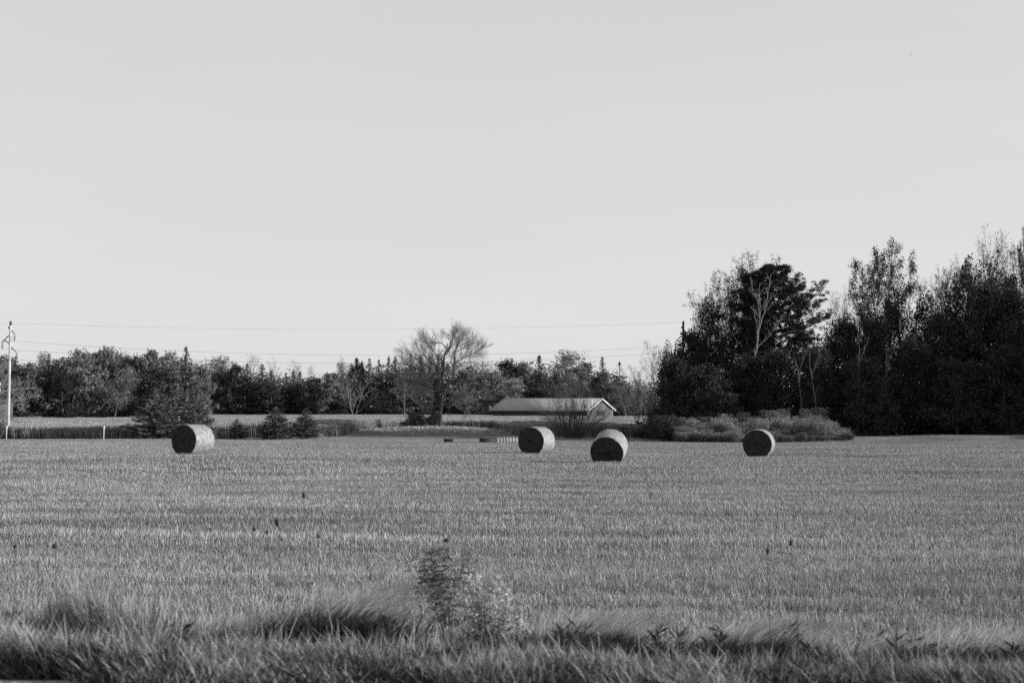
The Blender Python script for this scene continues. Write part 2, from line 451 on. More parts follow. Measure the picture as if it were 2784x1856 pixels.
def clumpy(name, seed, H=9.0, Rb=2.6, n=5200, lsize=.2, leafm='leaf_dark', bark='bark', low=.06, lumps=34, feather=0.0, squash=1.0):
    """dense leafy tree: limbs carrying many uneven leaf clumps"""
    rng = np.random.default_rng(seed)
    tr = MB(); top = np.array([rng.normal() * .2, rng.normal() * .2, H * .8])
    tr.tube([[0, 0, 0], top * [.3, .3, .35], top * [.6, .6, .7], top], [H * .02 + .04, H * .016 + .02, H * .01, .02], 7)
    cr = MB(); S = []; C = []; rad = []
    for k in range(lumps):
        t = (k + rng.uniform()) / lumps; zz = H * (low + (0.94 - low) * t) + rng.normal(0, .03) * H
        prof = math.sin(math.pi * min(1, (.18 + .80 * t))) ** .65
        out_ = rng.uniform() < .28; rr = Rb * prof * (rng.uniform(.95, 1.28) if out_ else math.sqrt(rng.uniform(.05, .9))); a = rng.uniform(0, 6.283)
        c = np.array([math.cos(a) * rr, math.sin(a) * rr * squash, zz])
        C.append(c); rad.append((rng.uniform(.14, .28) if out_ else rng.uniform(.26, .52)) * Rb * .62)
        S.append((*(np.array([0, 0, max(.3, zz - rr * .7)])), *c, .03 + H * .003, .012))
    C = np.array(C); rad = np.array(rad)
    pw = rad ** 2; i = rng.choice(lumps, n, p=pw / pw.sum()); d = rdir(rng, n)
    pos = C[i] + rng.normal(size=(n, 3)) * (rad[i] * .56)[:, None] * np.array([1, 1, .8])
    if feather:
        u = d * .5 + np.array([0.15, 0, 1.0])[None] + rng.normal(size=(n, 3)) * .35
    else:
        u = rdir(rng, n)
    u /= np.linalg.norm(u, axis=1)[:, None]
    w = np.cross(u, rdir(rng, n)); w /= np.linalg.norm(w, axis=1)[:, None] + 1e-6
    s = lsize * rng.uniform(.5, 1.35, n)[:, None]
    cr.segs(S, 4)
    m = rng.uniform(size=n) < .97
    cr.quads(pos[m], (u * s * (1.6 if feather else 1))[m], (w * s * (.35 if feather else .6))[m], 1)
    # loose twigs breaking the outline
    k = 160; j = rng.integers(0, lumps, k); dd = rdir(rng, k); dd[:, 2] = np.abs(dd[:, 2]) * 1.2; dd /= np.linalg.norm(dd, axis=1)[:, None]
    b = C[j] + dd * rad[j][:, None] * .7; e = b + dd * rng.uniform(.25, .8, k)[:, None] * Rb * .25
    cr.segs(np.c_[b, e, np.full(k, .012), np.full(k, .004)], 3)
    for f in (.4, .7, 1.0):
        q = b + (e - b) * f + rng.normal(size=(k, 3)) * lsize * .3
        uu = rdir(rng, k); ww = np.cross(uu, rdir(rng, k)); ww /= np.linalg.norm(ww, axis=1)[:, None] + 1e-6
        cr.quads(q, uu * lsize * .8, ww * lsize * .4, 1)
    return tr.mesh(name + '_trunk', [M[bark]]), cr.mesh(name + '_crown', [M[bark], M[leafm]])

PROTO_H = {}
def plant(kind_name, meshes, label, cat, px, top_row, width_px, y, group=None, rz=None, base_z=None, rng=random.Random(5)):
    """set a tree so that it fills the given span of the photograph at its distance"""
    x = X(px, y); zb = gz(x, y) - .05 if base_z is None else base_z
    ztop = pt(px, top_row, y)[2]
    tm, cm = meshes
    key = cm.name
    if key not in PROTO_H:
        v = np.empty(len(cm.vertices) * 3, np.float32); cm.vertices.foreach_get('co', v); v = v.reshape(-1, 3)
        w = np.percentile(np.hypot(v[:, 0], v[:, 1]), 96)
        PROTO_H[key] = (float(v[:, 2].max()), float(w))
    h0, w0 = PROTO_H[key]
    sz = (ztop - zb) / h0
    sx = (width_px / 2 / F_PX * y) / w0
    t = thing(kind_name, label, cat, (x, y, zb), rng.uniform(0, 6.28) if rz is None else rz, group, (sx, sx, sz))
    link('trunk', tm, t); link('crown', cm, t)
    return t

# ================================================================== THE SETTING
def ground():
    ys = np.concatenate([[-400, -100, -20, 0, 3], np.arange(5, 14, .2), np.arange(14, 34, .8), np.arange(34, 160, 1.6), np.arange(160, 420, 10), [500, 700, 1000, 1600, 3000]])
    xp = np.concatenate([np.arange(0, 6, .3), np.arange(6, 50, 1.2), np.arange(50, 160, 5), [200, 300, 500, 900, 1800]])
    xs = np.concatenate([-xp[:0:-1], xp])
    Xg, Yg = np.meshgrid(xs, ys)
    Zg = ground_z(Xg, Yg)
    near = (Yg > 5) & (Yg < 15)
    Zg = Zg + near * .02 * np.sin(Xg * 9) * np.sin(Yg * 11)
    V = np.stack([Xg, Yg, Zg], -1).reshape(-1, 3)
    nx, ny = len(xs), len(ys)
    i = (np.arange(ny - 1)[:, None] * nx + np.arange(nx - 1)[None]).ravel()
    Q = np.stack([i, i + 1, i + nx + 1, i + nx], -1)
    c = V[Q].mean(1)
    m = np.zeros(len(Q), int)
    m[c[:, 1] > field_edge(c[:, 0])] = 1
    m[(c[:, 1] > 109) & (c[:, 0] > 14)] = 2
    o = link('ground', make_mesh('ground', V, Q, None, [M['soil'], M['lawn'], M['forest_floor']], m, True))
    tag(o, 'wide flat hay field and lawn reaching to the tree lines', 'ground', kind='structure')
ground()

def strip(name, pts_left, pts_right, m, label, cat, lift=.02, n=24):
    """thin sheet laid on the ground between two edge lines"""
    A = np.array(pts_left, float); B = np.array(pts_right, float); t = np.linspace(0, 1, n)
    def along(Pn):
        s = np.linspace(0, 1, len(Pn)); return np.c_[np.interp(t, s, Pn[:, 0]), np.interp(t, s, Pn[:, 1])]
    a, b = along(A), along(B); V = []
    k = 5
    for i in range(n):
        for j in range(k):
            q = a[i] + (b[i] - a[i]) * j / (k - 1); V.append((q[0], q[1], gz(q[0], q[1]) + lift))
    Q = [(i * k + j, i * k + j + 1, (i + 1) * k + j + 1, (i + 1) * k + j) for i in range(n - 1) for j in range(k - 1)]
    o = link(name, make_mesh(name, V, Q, None, [m], None, True))
    return tag(o, label, cat, kind='structure')

strip('road_shoulder', [(-12, 9.5), (-4, 9.5), (-2.95, 9.48), (-2.4, 9.1), (-1.2, 8.7), (12, 8.3)], [(-12, 2), (-4, 2), (-2.4, 2), (-1.9, 2), (-1.2, 2), (12, 2)], M['gravel'],
      'pale gravel road shoulder at the near left corner', 'road shoulder', .03, 60)
strip('gravel_track', [(X(-400, 107.2), 107.2), (X(235, 107.2), 107.0)], [(X(-400, 108.8), 108.8), (X(235, 108.5), 107.6)], M['track'],
      'thin white gravel track edging the field at far left', 'track', .10, 30)
strip('far_lane', [(X(1420, 107.2), 107.2), (X(1800, 106.0), 106.0)], [(X(1420, 109.4), 109.4), (X(1800, 108.2), 108.2)], M['lawn'],
      'short grass lane along the far field edge before the wood', 'lane', .03, 20)

# ================================================================== GRASS OF THE HAY FIELD
def hay_field():
    rng = np.random.default_rng(11)
    near, mid, far = [], [], []
    for i in range(5):
        mb = MB(); blades(rng, mb, 58, .20, .04, .12, .0034, .85, (-.10, 0), 0, 2)
        blades(rng, mb, 2, .20, .06, .14, .0042, 2.2, (0, 0), 1, 2, arch=.4); near.append(mb.mesh('hay_tuft_%d' % i, [M['grass'], M['stubble']]))
    for i in range(5):
        mb = MB(); blades(rng, mb, 125, .40, .04, .125, .0054, .80, (-.10, 0), 0, 2)
        blades(rng, mb, 3, .40, .06, .14, .006, 2.0, (0, 0), 1, 2, arch=.4); mid.append(mb.mesh('hay_patch_%d' % i, [M['grass'], M['stubble']]))
    for i in range(5):
        mb = MB(); blades(rng, mb, 170, .75, .05, .145, .012, .7, (-.10, 0), 0, 1); far.append(mb.mesh('hay_sward_%d' % i, [M['grass']]))
    P = []; S = []; RZ = []; I = []
    for (y0, y1, n, k0) in ((12.4, 24, 14500, 0), (23, 48, 15000, 5), (47, 109, 19000, 10)):
        x, y = frustum_pts(rng, y0, y1, n, 2.5, .40)
        keep = y < field_edge(x) + rng.uniform(-.6, .3, len(x)); x, y = x[keep], y[keep]
        # mower rows, wheel marks, thin and lush patches
        w = noise2(x, y, 3, 12, 1.8, 4); w2 = noise2(x, y, 8, 30, 9, 2); rows = np.sin((y + x * .10 + .5 * w2) * 2 * math.pi / 3.1)
        hgt = 1.0 + .36 * w + .16 * w2 + .05 * rows + rng.normal(0, .26, len(x))
        drop = rng.uniform(size=len(x)) < np.clip(.18 - .80 * (w + .10 * rows + .20), 0, .75)
        x, y, hgt = x[~drop], y[~drop], np.clip(hgt[~drop], .3, 1.8)
        P.append(np.c_[x, y, ground_z(x, y) - .005]); nn = len(x)
        s = rng.uniform(.85, 1.15, nn)
        S.append(np.c_[s, s, hgt]); RZ.append(np.c_[np.zeros(nn), np.zeros(nn), rng.uniform(-.5, .5, nn)])
        I.append(rng.integers(k0, k0 + 5, nn))
    scatter('hay_grass', np.vstack(P), np.vstack(S), np.vstack(RZ), np.concatenate(I), near + mid + far,
            'short mown hay grass covering the whole field', 'grass')
hay_field()

# ================================================================== VERGE: tall grass near the camera
HOLLOWS = [(X(905, 12.2), 12.2, 1.15), (X(1590, 12.3), 12.3, 1.1), (X(1985, 12.1), 12.1, .9), (X(2640, 11.9), 11.9, 1.2), (X(640, 11.9), 11.9, .9), (X(2320, 12.0), 12.0, 1.0)]
def verge():
    rng = np.random.default_rng(23)
    src = []
    for i in range(6):
        mb = MB()
        blades(rng, mb, 60, .18, .16, .42, .0058, .50, (-.22, .0), 0, 4, arch=.12)
        blades(rng, mb, 12, .15, .24, .50, .0040, .45, (-.25, 0), 1, 4, arch=.1)
        src.append(mb.mesh('verge_tuft_%d' % i, [M['verge'], M['straw']]))
    for i in range(3):
        mb = MB(); blades(rng, mb, 60, .16, .15, .40, .010, .7, (0, 0), 2, 4, arch=.2)
        src.append(mb.mesh('weed_tuft_%d' % i, [M['verge'], M['straw'], M['verge_dark']]))
    x = rng.uniform(-6.8, 6.8, 13000); y = rng.uniform(8.9, 15.2, 13000)
    edge = np.interp(x, [-2.9, -2.5], [9.58, 9.0]) + .05 * np.sin(x * 17)
    dens = np.clip(1.1 - (y - np.interp(x, [-5, -2, 1, 2.2, 5], [12.2, 12.4, 12.0, 11.8, 11.3])) / 1.8, 0, 1)
    nz = noise2(x, y, 5, 3.0, 1.8, 3)
    keep = (y > edge) & (np.abs(x) < .42 * y + .8) & (rng.uniform(size=len(x)) < dens * np.clip(.40 + .60 * nz, .05, 1))
    for hx, hy, hw in HOLLOWS:                                       # grass left out at the tussocks' feet so their dark leaves show
        keep &= ((x - hx) / (hw * .62)) ** 2 + ((y - hy + .55) / .62) ** 2 > 1
    x, y, nz = x[keep], y[keep], nz[keep]
    h = np.clip(.95 + .55 * nz + .35 * noise2(x, y, 17, .9, .8, 2) + rng.normal(0, .18, len(x)), .3, 1.9) * np.interp(y, [9.3, 10.3, 11.0, 12.4, 14], [.50, .62, .80, 1.0, .5]) * np.where((y > 10.8) & (x < -1.3), 1.35, 1)
    nd = noise2(x, y, 9, 1.6, 1.1, 3)
    right = (y > 10.6) & (y < 13.6) & (nd > np.interp(x, [-6, -3.2, -1.5, .2, 1.0, 5], [.35, .3, .05, .15, -.15, -.25]))
    idx = np.where((right & (rng.uniform(size=len(x)) < .9)) | ((y < 10.0) & (rng.uniform(size=len(x)) < .6)), rng.integers(6, 9, len(x)), rng.integers(0, 6, len(x)))  # dark tufts along the front strip put its shade into the colour
    n = len(x)
    scatter('verge_grass', np.c_[x, y, ground_z(x, y) - .02], np.c_[np.full(n, 1.), np.full(n, 1.), h], np.c_[rng.normal(0, .10, n), rng.normal(-.06, .14, n), np.where(rng.uniform(size=n) < .35, rng.uniform(-3.1, 3.1, n), rng.uniform(-.6, .6, n))],
            idx, src, 'blurred tall grass and weeds on the roadside bank in front', 'grass')
verge()

def tussock(label, px, row, y, wid, h, seed, lean=.5, dark=False, group='arching grass tussocks on the near bank'):
    """mound of long fine blades all arching over one way"""
    rng = np.random.default_rng(seed)
    x = X(px, y); z = gz(x, y) - .03
    t = thing('grass_tussock', label, 'grass tussock', (x, y, z), 0, group)
    mb = MB(); n = 1500; hh = h
    base = np.c_[rng.normal(0, wid * .25, n), rng.normal(.10, wid * .12, n), np.zeros(n)]
    blades(rng, mb, n, 0, hh * .80, hh * 1.25, .0042, .30, (lean, -.05), 0, 7, base, arch=.36)
    mb.build('blades', [M['tussock']], t)
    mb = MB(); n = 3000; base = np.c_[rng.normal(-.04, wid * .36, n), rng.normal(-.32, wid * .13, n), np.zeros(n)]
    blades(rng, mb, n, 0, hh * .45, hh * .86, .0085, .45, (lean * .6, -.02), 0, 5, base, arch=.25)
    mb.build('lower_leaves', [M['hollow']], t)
    return t
tussock('large arched grass tussock left of centre, in front of the leafy weed', 905, 1620, 12.2, .80, 1.14, 1, .40)
tussock('drooping pale grass tussock right of centre with a dark hollow beneath', 1560, 1660, 12.2, .72, .90, 2, .45)
tussock('bright leaning grass tussock between the two dark weed patches at right', 1985, 1660, 12.1, .90, .84, 3, .55)
tussock('broad low dark tussock near the right edge of the picture', 2640, 1740, 11.7, 1.3, .78, 4, .3)
tussock('dark-bellied tussock at lower left, left of the large arched one', 640, 1690, 11.9, .8, .80, 6, .3)
tussock('ragged dark tussock between the spiky weeds at right', 2330, 1720, 11.8, 1.2, .68, 7, .35)

def seed_plant(label, px, row, y, head_h, head_w, lean=0.0, seed=0):
    """thin stem with one dark seed head"""
    rng = np.random.default_rng(seed + 90)
    top = pt(px, row, y); x = top[0] + lean; z = gz(x, y) - .02
    head_h *= 1.35; head_w *= 1.35
    t = thing('seed_head_plant', label, 'wild plant', (x, y, z), 0, 'dark seed heads on thin stems')
    hgt = top[2] - z
    s = np.linspace(0, 1, 8); P = np.c_[-lean * s ** 1.6, np.zeros(8), hgt * s]
    mb = MB(); mb.tube(P, np.linspace(.0035, .0015, 8), 5)
    mb.build('stem', [M['verge_dark']], t)
    hb = MB(); k = 150; c = P[-1] + rdir(rng, k) * np.array([head_w, head_w, head_h]) * .33 * rng.uniform(.2, 1, k)[:, None]
    u = rdir(rng, k) * .009; w = np.cross(u, rdir(rng, k)) * .5
    hb.quads(c, u, w)
    ph = np.linspace(0, math.pi, 7); hb.tube(np.c_[np.full(7, P[-1, 0]), np.zeros(7), P[-1, 2] - np.cos(ph) * head_h * .4], np.sin(ph) * head_w * .38 + .001, 8)
    hb.build('seed_head', [M['seed']], t)
for i, a in enumerate([
    ('dark seed head standing highest in the field, left of centre', 826, 1346, 11.5, .050, .024, .06),
    ('largest dark seed head, above the big arched tussock', 753, 1420, 11.1, .062, .036, .08),
    ('small dark seed head just left of the largest one', 690, 1437, 11.2, .040, .022, -.04),
    ('faint small seed head between the two left of centre', 727, 1446, 11.7, .026, .024, .05),
    ('tiny dark seed head right of the largest one', 865, 1457, 11.6, .032, .022, .03),
    ('round dark flower head on a stem above the leafy weed', 1213, 1468, 11.4, .032, .046, -.03),
    ('right slanting dark seed head in the right half', 2150, 1475, 11.5, .048, .022, .07),
    ('left dark seed head of the pair in the right half', 2087, 1496, 11.4, .050, .020, .02),
    ('small seed head near the left edge of the picture', 41, 1484, 11.3, .030, .024, .03),
    ('blurred seed head at the left, second from the picture edge', 148, 1484, 10.9, .040, .040, .05)]):
    seed_plant(*a, seed=i)

def leafy_weed():
    rng = np.random.default_rng(7)
    # dark plume of narrow leaves
    y = 12.4; x = X(1215, y); z = gz(x, y) - .02
    t = thing('goldenrod_plant', 'dark leafy weed with a leaning plume in front centre', 'wild plant', (x, y, z), 0, 'tall weeds in front centre')
    st = MB(); lf = MB(); tips = []
    for (px, row) in ((1150, 1535), (1172, 1515), (1165, 1560), (1190, 1585), (1145, 1590), (1262, 1535), (1215, 1520), (1200, 1640)):
        e = pt(px, row, y) - np.array([x, y, z]); s = np.linspace(0, 1, 9)[:, None]
        P = np.array([[0, 0, 0]]) * (1 - s) + s * e; P[:, 0] += -.10 * np.sin(s[:, 0] * 3.1) * np.sign(e[0])
        P[:, :2] += rng.normal(0, .015, 2) * s
        st.tube(P, np.linspace(.006, .002, 9), 5)
        for q in P[6:]: tips += [q] * 4
        tips += [P[-1]] * 9 + [P[-2]] * 7
    T = np.array(tips); n = 620; c = T[rng.integers(0, len(T), n)] + rng.normal(0, .050, (n, 3))
    u = rng.normal(size=(n, 3)) * [1, .6, .4] + [.3, 0, -.15]; u /= np.linalg.norm(u, axis=1)[:, None]
    w = np.cross(u, rdir(rng, n)); w /= np.linalg.norm(w, axis=1)[:, None]
    lf.quads(c, u * .048, w * .007)
    st.build('stem', [M['verge_dark']], t); lf.build('leaves', [M['weedleaf']], t)
    # fluffy pale plant beside it
    y = 12.6; x = X(1330, y); z = gz(x, y) - .02
    t = thing('aster_plant', 'fluffy weed with small pale flower tufts in front centre', 'wild plant', (x, y, z), 0, 'tall weeds in front centre')
    st = MB(); fl = MB(); lf = MB(); C = []; Lc = []
    for k in range(34):
        px = rng.uniform(1225, 1420); row = 1545 + abs(px - 1290) * .55 + rng.uniform(0, 120)
        e = pt(px, row, y + rng.uniform(-.12, .12)) - np.array([x, y, z]); s = np.linspace(0, 1, 7)[:, None]
        P = s * e; P[:, 0] = e[0] * s[:, 0] ** 1.5
        st.tube(P, np.linspace(.004, .0015, 7), 4)
        for q in range(7): C.append(P[-1] + rng.normal(0, .035, 3))
        for q in P[2:]:
            for _ in range(6): Lc.append(q + rng.normal(0, .04, 3))
    C = np.array(C); m = len(C)
    for rep in range(5):
        u = rdir(rng, m) * .010; w = np.cross(u, rdir(rng, m)); fl.quads(C + rng.normal(0, .006, (m, 3)), u, w)
    Lc = np.array(Lc); m = len(Lc); u = rdir(rng, m); w = np.cross(u, rdir(rng, m)); lf.quads(Lc, u * .038, w * .012)
    st.build('stem', [M['verge']], t); lf.build('leaves', [M['verge']], t); fl.build('blossom', [M['fluff']], t)
leafy_weed()

def broad_weed(label, px, row, y, seed, n=26, L=.30, bright=False):
    """dark spiky weed: long narrow leaves on stiff stems"""
    rng = np.random.default_rng(seed); x = X(px, y); z = gz(x, y) - .02
    top = pt(px, row, y)[2] - z
    t = thing('spiky_weed', label, 'wild plant', (x, y, z), 0, 'spiky dark weeds on the near bank')
    st = MB(); lf = MB(); C = []; U = []; Wd = []
    for s in range(4):
        e = np.array([rng.uniform(-.16, .16), rng.uniform(-.12, .12), top * rng.uniform(.65, 1)])
        q = np.linspace(0, 1, 6)[:, None]; P = q * e; st.tube(P, np.linspace(.007, .003, 6), 5)
        for k in range(n):
            f = rng.uniform(.25, 1); a = rng.uniform(0, 6.28); l = L * rng.uniform(.4, 1) * (1.1 - .6 * f)
            u = np.array([math.cos(a), math.sin(a), rng.uniform(.3, 1.1)]); u /= np.linalg.norm(u)
            C.append(e * f + u * l * .5); U.append(u * l * .5); w = np.cross(u, rng.normal(size=3)); Wd.append(w / np.linalg.norm(w) * .011)
    lf.quads(np.array(C), np.array(U), np.array(Wd))
    st.build('stem', [M['verge_dark']], t); lf.build('leaves', [M['verge_dark'] if not bright else M['verge']], t)
broad_weed('spiky dark weed right of the bright leaning tussock', 2105, 1675, 12.2, 31)
broad_weed('lower spiky dark weed with leaves fanned upward at right', 2165, 1725, 11.8, 32, L=.36)
broad_weed('dark spiky weed farther right, at the edge of the open grass', 2350, 1720, 12.0, 33)
broad_weed('dark spiky weed near the right edge of the picture', 2600, 1715, 11.9, 34)
broad_weed('dark leafy weed left of the bright leaning tussock', 1800, 1690, 12.1, 35)
broad_weed('dark leafy weed at the lower left, behind the shoulder grass', 300, 1660, 11.5, 36)
broad_weed('low dark leafy weed at the left edge of the picture', 60, 1650, 11.6, 37)
broad_weed('dark weed growing under the large arched tussock', 720, 1690, 11.6, 38)

for lab, px, row, y, sd, Lf in (('dark spiky weed left of the short bleached stem at right of centre', 1560, 1700, 11.6, 41, .30),
    ('spiky weed standing in front of the bright leaning tussock', 1925, 1700, 11.4, 42, .28), ('leaning spiky weed between the two fanned weeds at right', 2250, 1740, 11.5, 43, .3),
    ('ragged dark weed right of the middle of the right bank', 2470, 1730, 11.6, 44, .34), ('last spiky weed before the right edge of the picture', 2735, 1735, 11.4, 45, .34),
    ('dark ragged weed at the foot of the pale flowering weed', 1290, 1690, 11.7, 46, .28), ('ragged weed low at left, between the two lower left weeds', 185, 1680, 11.5, 47, .26),
    ('grey ragged weed left of the dark-bellied tussock', 480, 1690, 11.6, 48, .26)):
    broad_weed(lab, px, row, y, sd, L=Lf)

def straw_stem(label, x0, r0, x1, r1, y, w=.0035):
    """single tall bleached stem, from its foot to its tip"""
    a = pt(x0, r0, y); b = pt(x1, r1, y); a[2] = min(a[2], gz(a[0], y) - .02 if r0 > 1740 else a[2])
    g = gz(a[0], y) - .02
    if a[2] > g:  # run on down to the ground along the same line
        d = (a - b); a = a + d * ((a[2] - g) / max(.05, -d[2])) if d[2] < 0 else a
    s = np.linspace(0, 1, 8)[:, None]; P = a + (b - a) * s; P[:, 0] += .015 * np.sin(s[:, 0] * 3)
    mb = MB(); mb.tube(P - a, np.linspace(w, w * .5, 8), 5)
    u = rdir(np.random.default_rng(int(x0)), 14) * .012; mb.quads((P - a)[-1] + u, u, np.cross(u, rdir(np.random.default_rng(int(x1)), 14)) * .3)
    o = mb.build('straw_stem', [M['straw']], loc=a)
    tag(o, label, 'straw stem', 'bleached stems rising from the near bank')
straw_stem('tall bleached stem leaning left, alone in the right half', 2130, 1660, 2085, 1540, 12.3, .0045)
straw_stem('upright bleached stem above the verge at lower left', 388, 1720, 386, 1640, 11.3)
straw_stem('tallest upright bleached stem left of the arched tussock', 553, 1720, 547, 1610, 11.3)
straw_stem('thin bleached stem standing before the arched tussock', 888, 1650, 876, 1575, 11.3)
straw_stem('bleached stem leaning right below the arched tussock', 770, 1690, 800, 1640, 11.0)
straw_stem('short bleached stem right of the drooping pale tussock', 1620, 1790, 1626, 1715, 10.9, .0045)
straw_stem('second short bleached stem beside the drooping tussock', 1740, 1800, 1732, 1710, 10.9, .0045)
straw_stem('slanted bleached stem at the lower right', 2520, 1810, 2575, 1770, 11.0)
straw_stem('upright bleached stem near the right edge, among dark weeds', 2716, 1830, 2712, 1760, 10.9)
straw_stem('bleached stem leaning left at the far lower left', 250, 1640, 192, 1548, 11.9)

# ================================================================== HAY BALES
def bale_meshes(seed):
    rng = np.random.default_rng(seed); Rr, L = .75, 1.34
    # wrapped round side, axis along local Y, slightly slack and lumpy
    nu, nv = 96, 22
    a = np.linspace(0, 2 * math.pi, nu, endpoint=False); t = np.linspace(0, 1, nv)
    A, T = np.meshgrid(a, t)
    rr = Rr * (1 + .012 * np.sin(3 * A + 1) + .009 * np.sin(5 * A + 4 * T) + .006 * np.sin(11 * A - 7 * T) - .035 * np.abs(2 * T - 1) ** 8) + .006 * np.sin(T * 60)
    z = rr * np.sin(A); z = np.where(z < -.66, -.66 - (-.66 - z) * .35, z)
    V = np.stack([rr * np.cos(A) * (1 + .012 * (z < 0)), (T - .5) * L, z], -1).reshape(-1, 3)
    i = np.arange(nv - 1)[:, None] * nu; j = np.arange(nu)[None]; j2 = (j + 1) % nu
    Q = np.stack([i + j, i + nu + j, i + nu + j2, i + j2], -1).reshape(-1, 4)
    sb = MB(); sb.add(V, Q, m=0); n = 1400
    an = rng.uniform(-.5, 3.64, n); ax = rng.uniform(-.5, .5, n) * L; nr_ = np.c_[np.cos(an), np.zeros(n), np.sin(an)]
    b = nr_ * Rr * 1.005 + np.c_[np.zeros(n), ax, np.zeros(n)]; d = np.c_[-np.sin(an), rng.normal(0, .5, n), np.cos(an)] + nr_ * rng.uniform(.05, .5, n)[:, None]
    d /= np.linalg.norm(d, axis=1)[:, None]; w = np.cross(d, nr_) * .004; sb.tris(b - w, b + w, b + d * rng.uniform(.04, .13, n)[:, None], 1)
    side = sb.mesh('wrapped_side', [M['bale_side'], M['side_straw']], True)
    ends = []
    for sg in (-1, 1):
        mb = MB(); nr = 16; rad = np.linspace(0.0, .985, nr)
        AA, RR = np.meshgrid(a, rad)
        r0 = RR * Rr * (1 - .035); zz = r0 * np.sin(AA); zz = np.where(zz < -.66, -.66 - (-.66 - zz) * .35, zz)
        dep = .045 * (1 - RR ** 3) + .012 * np.sin(RR * 55 + AA) + rng.normal(0, .008, AA.shape)
        Vv = np.stack([r0 * np.cos(AA), sg * (L / 2 - .01 + dep * .8), zz], -1).reshape(-1, 3)
        ii = np.arange(nr - 1)[:, None] * nu
        Qq = np.stack([ii + j, ii + nu + j, ii + nu + j2, ii + j2], -1).reshape(-1, 4)
        mb.add(Vv, Qq if sg > 0 else Qq[:, ::-1], m=0)
        n = 1500; ra = np.sqrt(rng.uniform(0, 1, n)) * Rr * .97; an = rng.uniform(0, 6.283, n)
        b = np.c_[ra * np.cos(an), np.full(n, sg * (L / 2 + .01)), ra * np.sin(an)]; b[:, 2] = np.maximum(b[:, 2], -.68)
        tng = np.c_[-np.sin(an), np.zeros(n), np.cos(an)]
        d = tng * rng.choice([-1, 1], n)[:, None] + rng.normal(0, .5, (n, 3)) + np.array([0, sg * .35, 0]); d /= np.linalg.norm(d, axis=1)[:, None]
        l = rng.uniform(.04, .16, n)[:, None]; w = np.cross(d, rdir(rng, n)) * .0035
        mb.tris(b - w, b + w, b + d * l, 1)
        # stubby fringe round the rim
        n = 900; an = rng.uniform(0, 6.283, n); b = np.c_[Rr * .955 * np.cos(an), np.full(n, sg * (L / 2 - .02)), np.maximum(Rr * .955 * np.sin(an), -.69)]
        d = np.c_[np.cos(an) * .6, np.full(n, sg * .8), np.sin(an) * .6] + rng.normal(0, .5, (n, 3)); d /= np.linalg.norm(d, axis=1)[:, None]
        w = np.cross(d, rdir(rng, n)) * .005; mb.tris(b - w, b + w, b + d * rng.uniform(.02, .08, n)[:, None], 1)
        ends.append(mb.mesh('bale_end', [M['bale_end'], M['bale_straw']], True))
    return side, ends
BS, BE = bale_meshes(4)
def bale(label, centre, yaw, pitch=0.0, roll=0.0, scale=1.0):
    # yaw 0: near end faces the camera; positive yaw turns that end to the left
    o = thing('hay_bale', label, 'hay bale', centre, 0, 'round hay bales on the mown field')
    o.rotation_mode = 'ZXY'; o.rotation_euler = (pitch, roll, -yaw); o.scale = (scale,) * 3
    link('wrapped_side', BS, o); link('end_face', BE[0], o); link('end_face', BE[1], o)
    return o
def centre(px, row_c, y): return pt(px, row_c, y)
bale('leftmost round bale, in front of the three joined spruces', centre(525, 1196.5, 65), R(27), R(-1), 0, .965)
bale('round bale in the centre, right of the low block wall', centre(1459, 1199, 73), R(27), 0, 0, .99)
bale('nearest round bale, tipped so its dark end leans down towards us', centre(1656, 1219.5, 62.4), R(13), R(15), 0, .985)
bale('rightmost round bale, in front of the tall pale weeds', centre(2063, 1206, 73), R(17), R(1), 0, 1.0)

# ================================================================== CROP FIELD
def crop():
    rng = np.random.default_rng(41); src = []
    for i in range(5):
        mb = MB()
        blades(rng, mb, 620, 1.35, .55, .86, .022, .35, (0, 0), 0, 2)
        blades(rng, mb, 760, 1.35, .78, 1.0, .024, .30, (0, 0), 1, 1)
        # pale heads only at the tops
        n = 900; c = np.c_[rng.uniform(-1.35, 1.35, (n, 2)), rng.uniform(.84, 1.04, n)]
        u = rdir(rng, n) * .045 + np.array([0, 0, .05]); w = np.cross(u, rdir(rng, n)) * .5
        mb.quads(c, u, w, 1); src.append(mb.mesh('crop_patch_%d' % i, [M['crop_low'], M['crop_top']]))
    y = np.sqrt(rng.uniform(112 ** 2, 325 ** 2, 15500)); x = rng.uniform(-1, 1, len(y)) * (.385 * y + 6)
    keep = (y > crop_front(x) + 1.3) & (y < crop_back(x, y)) & ~((x > 16) & (y < 140) & (x > 16 + (y - 117) * .1))
    x, y = x[keep], y[keep]
    yy = np.linspace(0, 1, 1500); fx = -70 + 100 * yy
    fy = crop_front(fx) + 1.35 + rng.uniform(0, 1.0, len(fx)); k = fx < 16
    x = np.concatenate([x, fx[k]]); y = np.concatenate([y, fy[k]])
    n = len(x)
    scatter('crop_field', np.c_[x, y, ground_z(x, y) - .02], np.c_[np.ones(n), np.ones(n), 1.0 + .07 * noise2(x, y, 2, 14, 9, 3) + rng.normal(0, .03, n)],
            np.c_[np.zeros(n), np.zeros(n), rng.uniform(0, 6.28, n)], rng.integers(0, 5, n), src, 'standing field crop with pale tops in front of the far trees', 'crop')
crop()

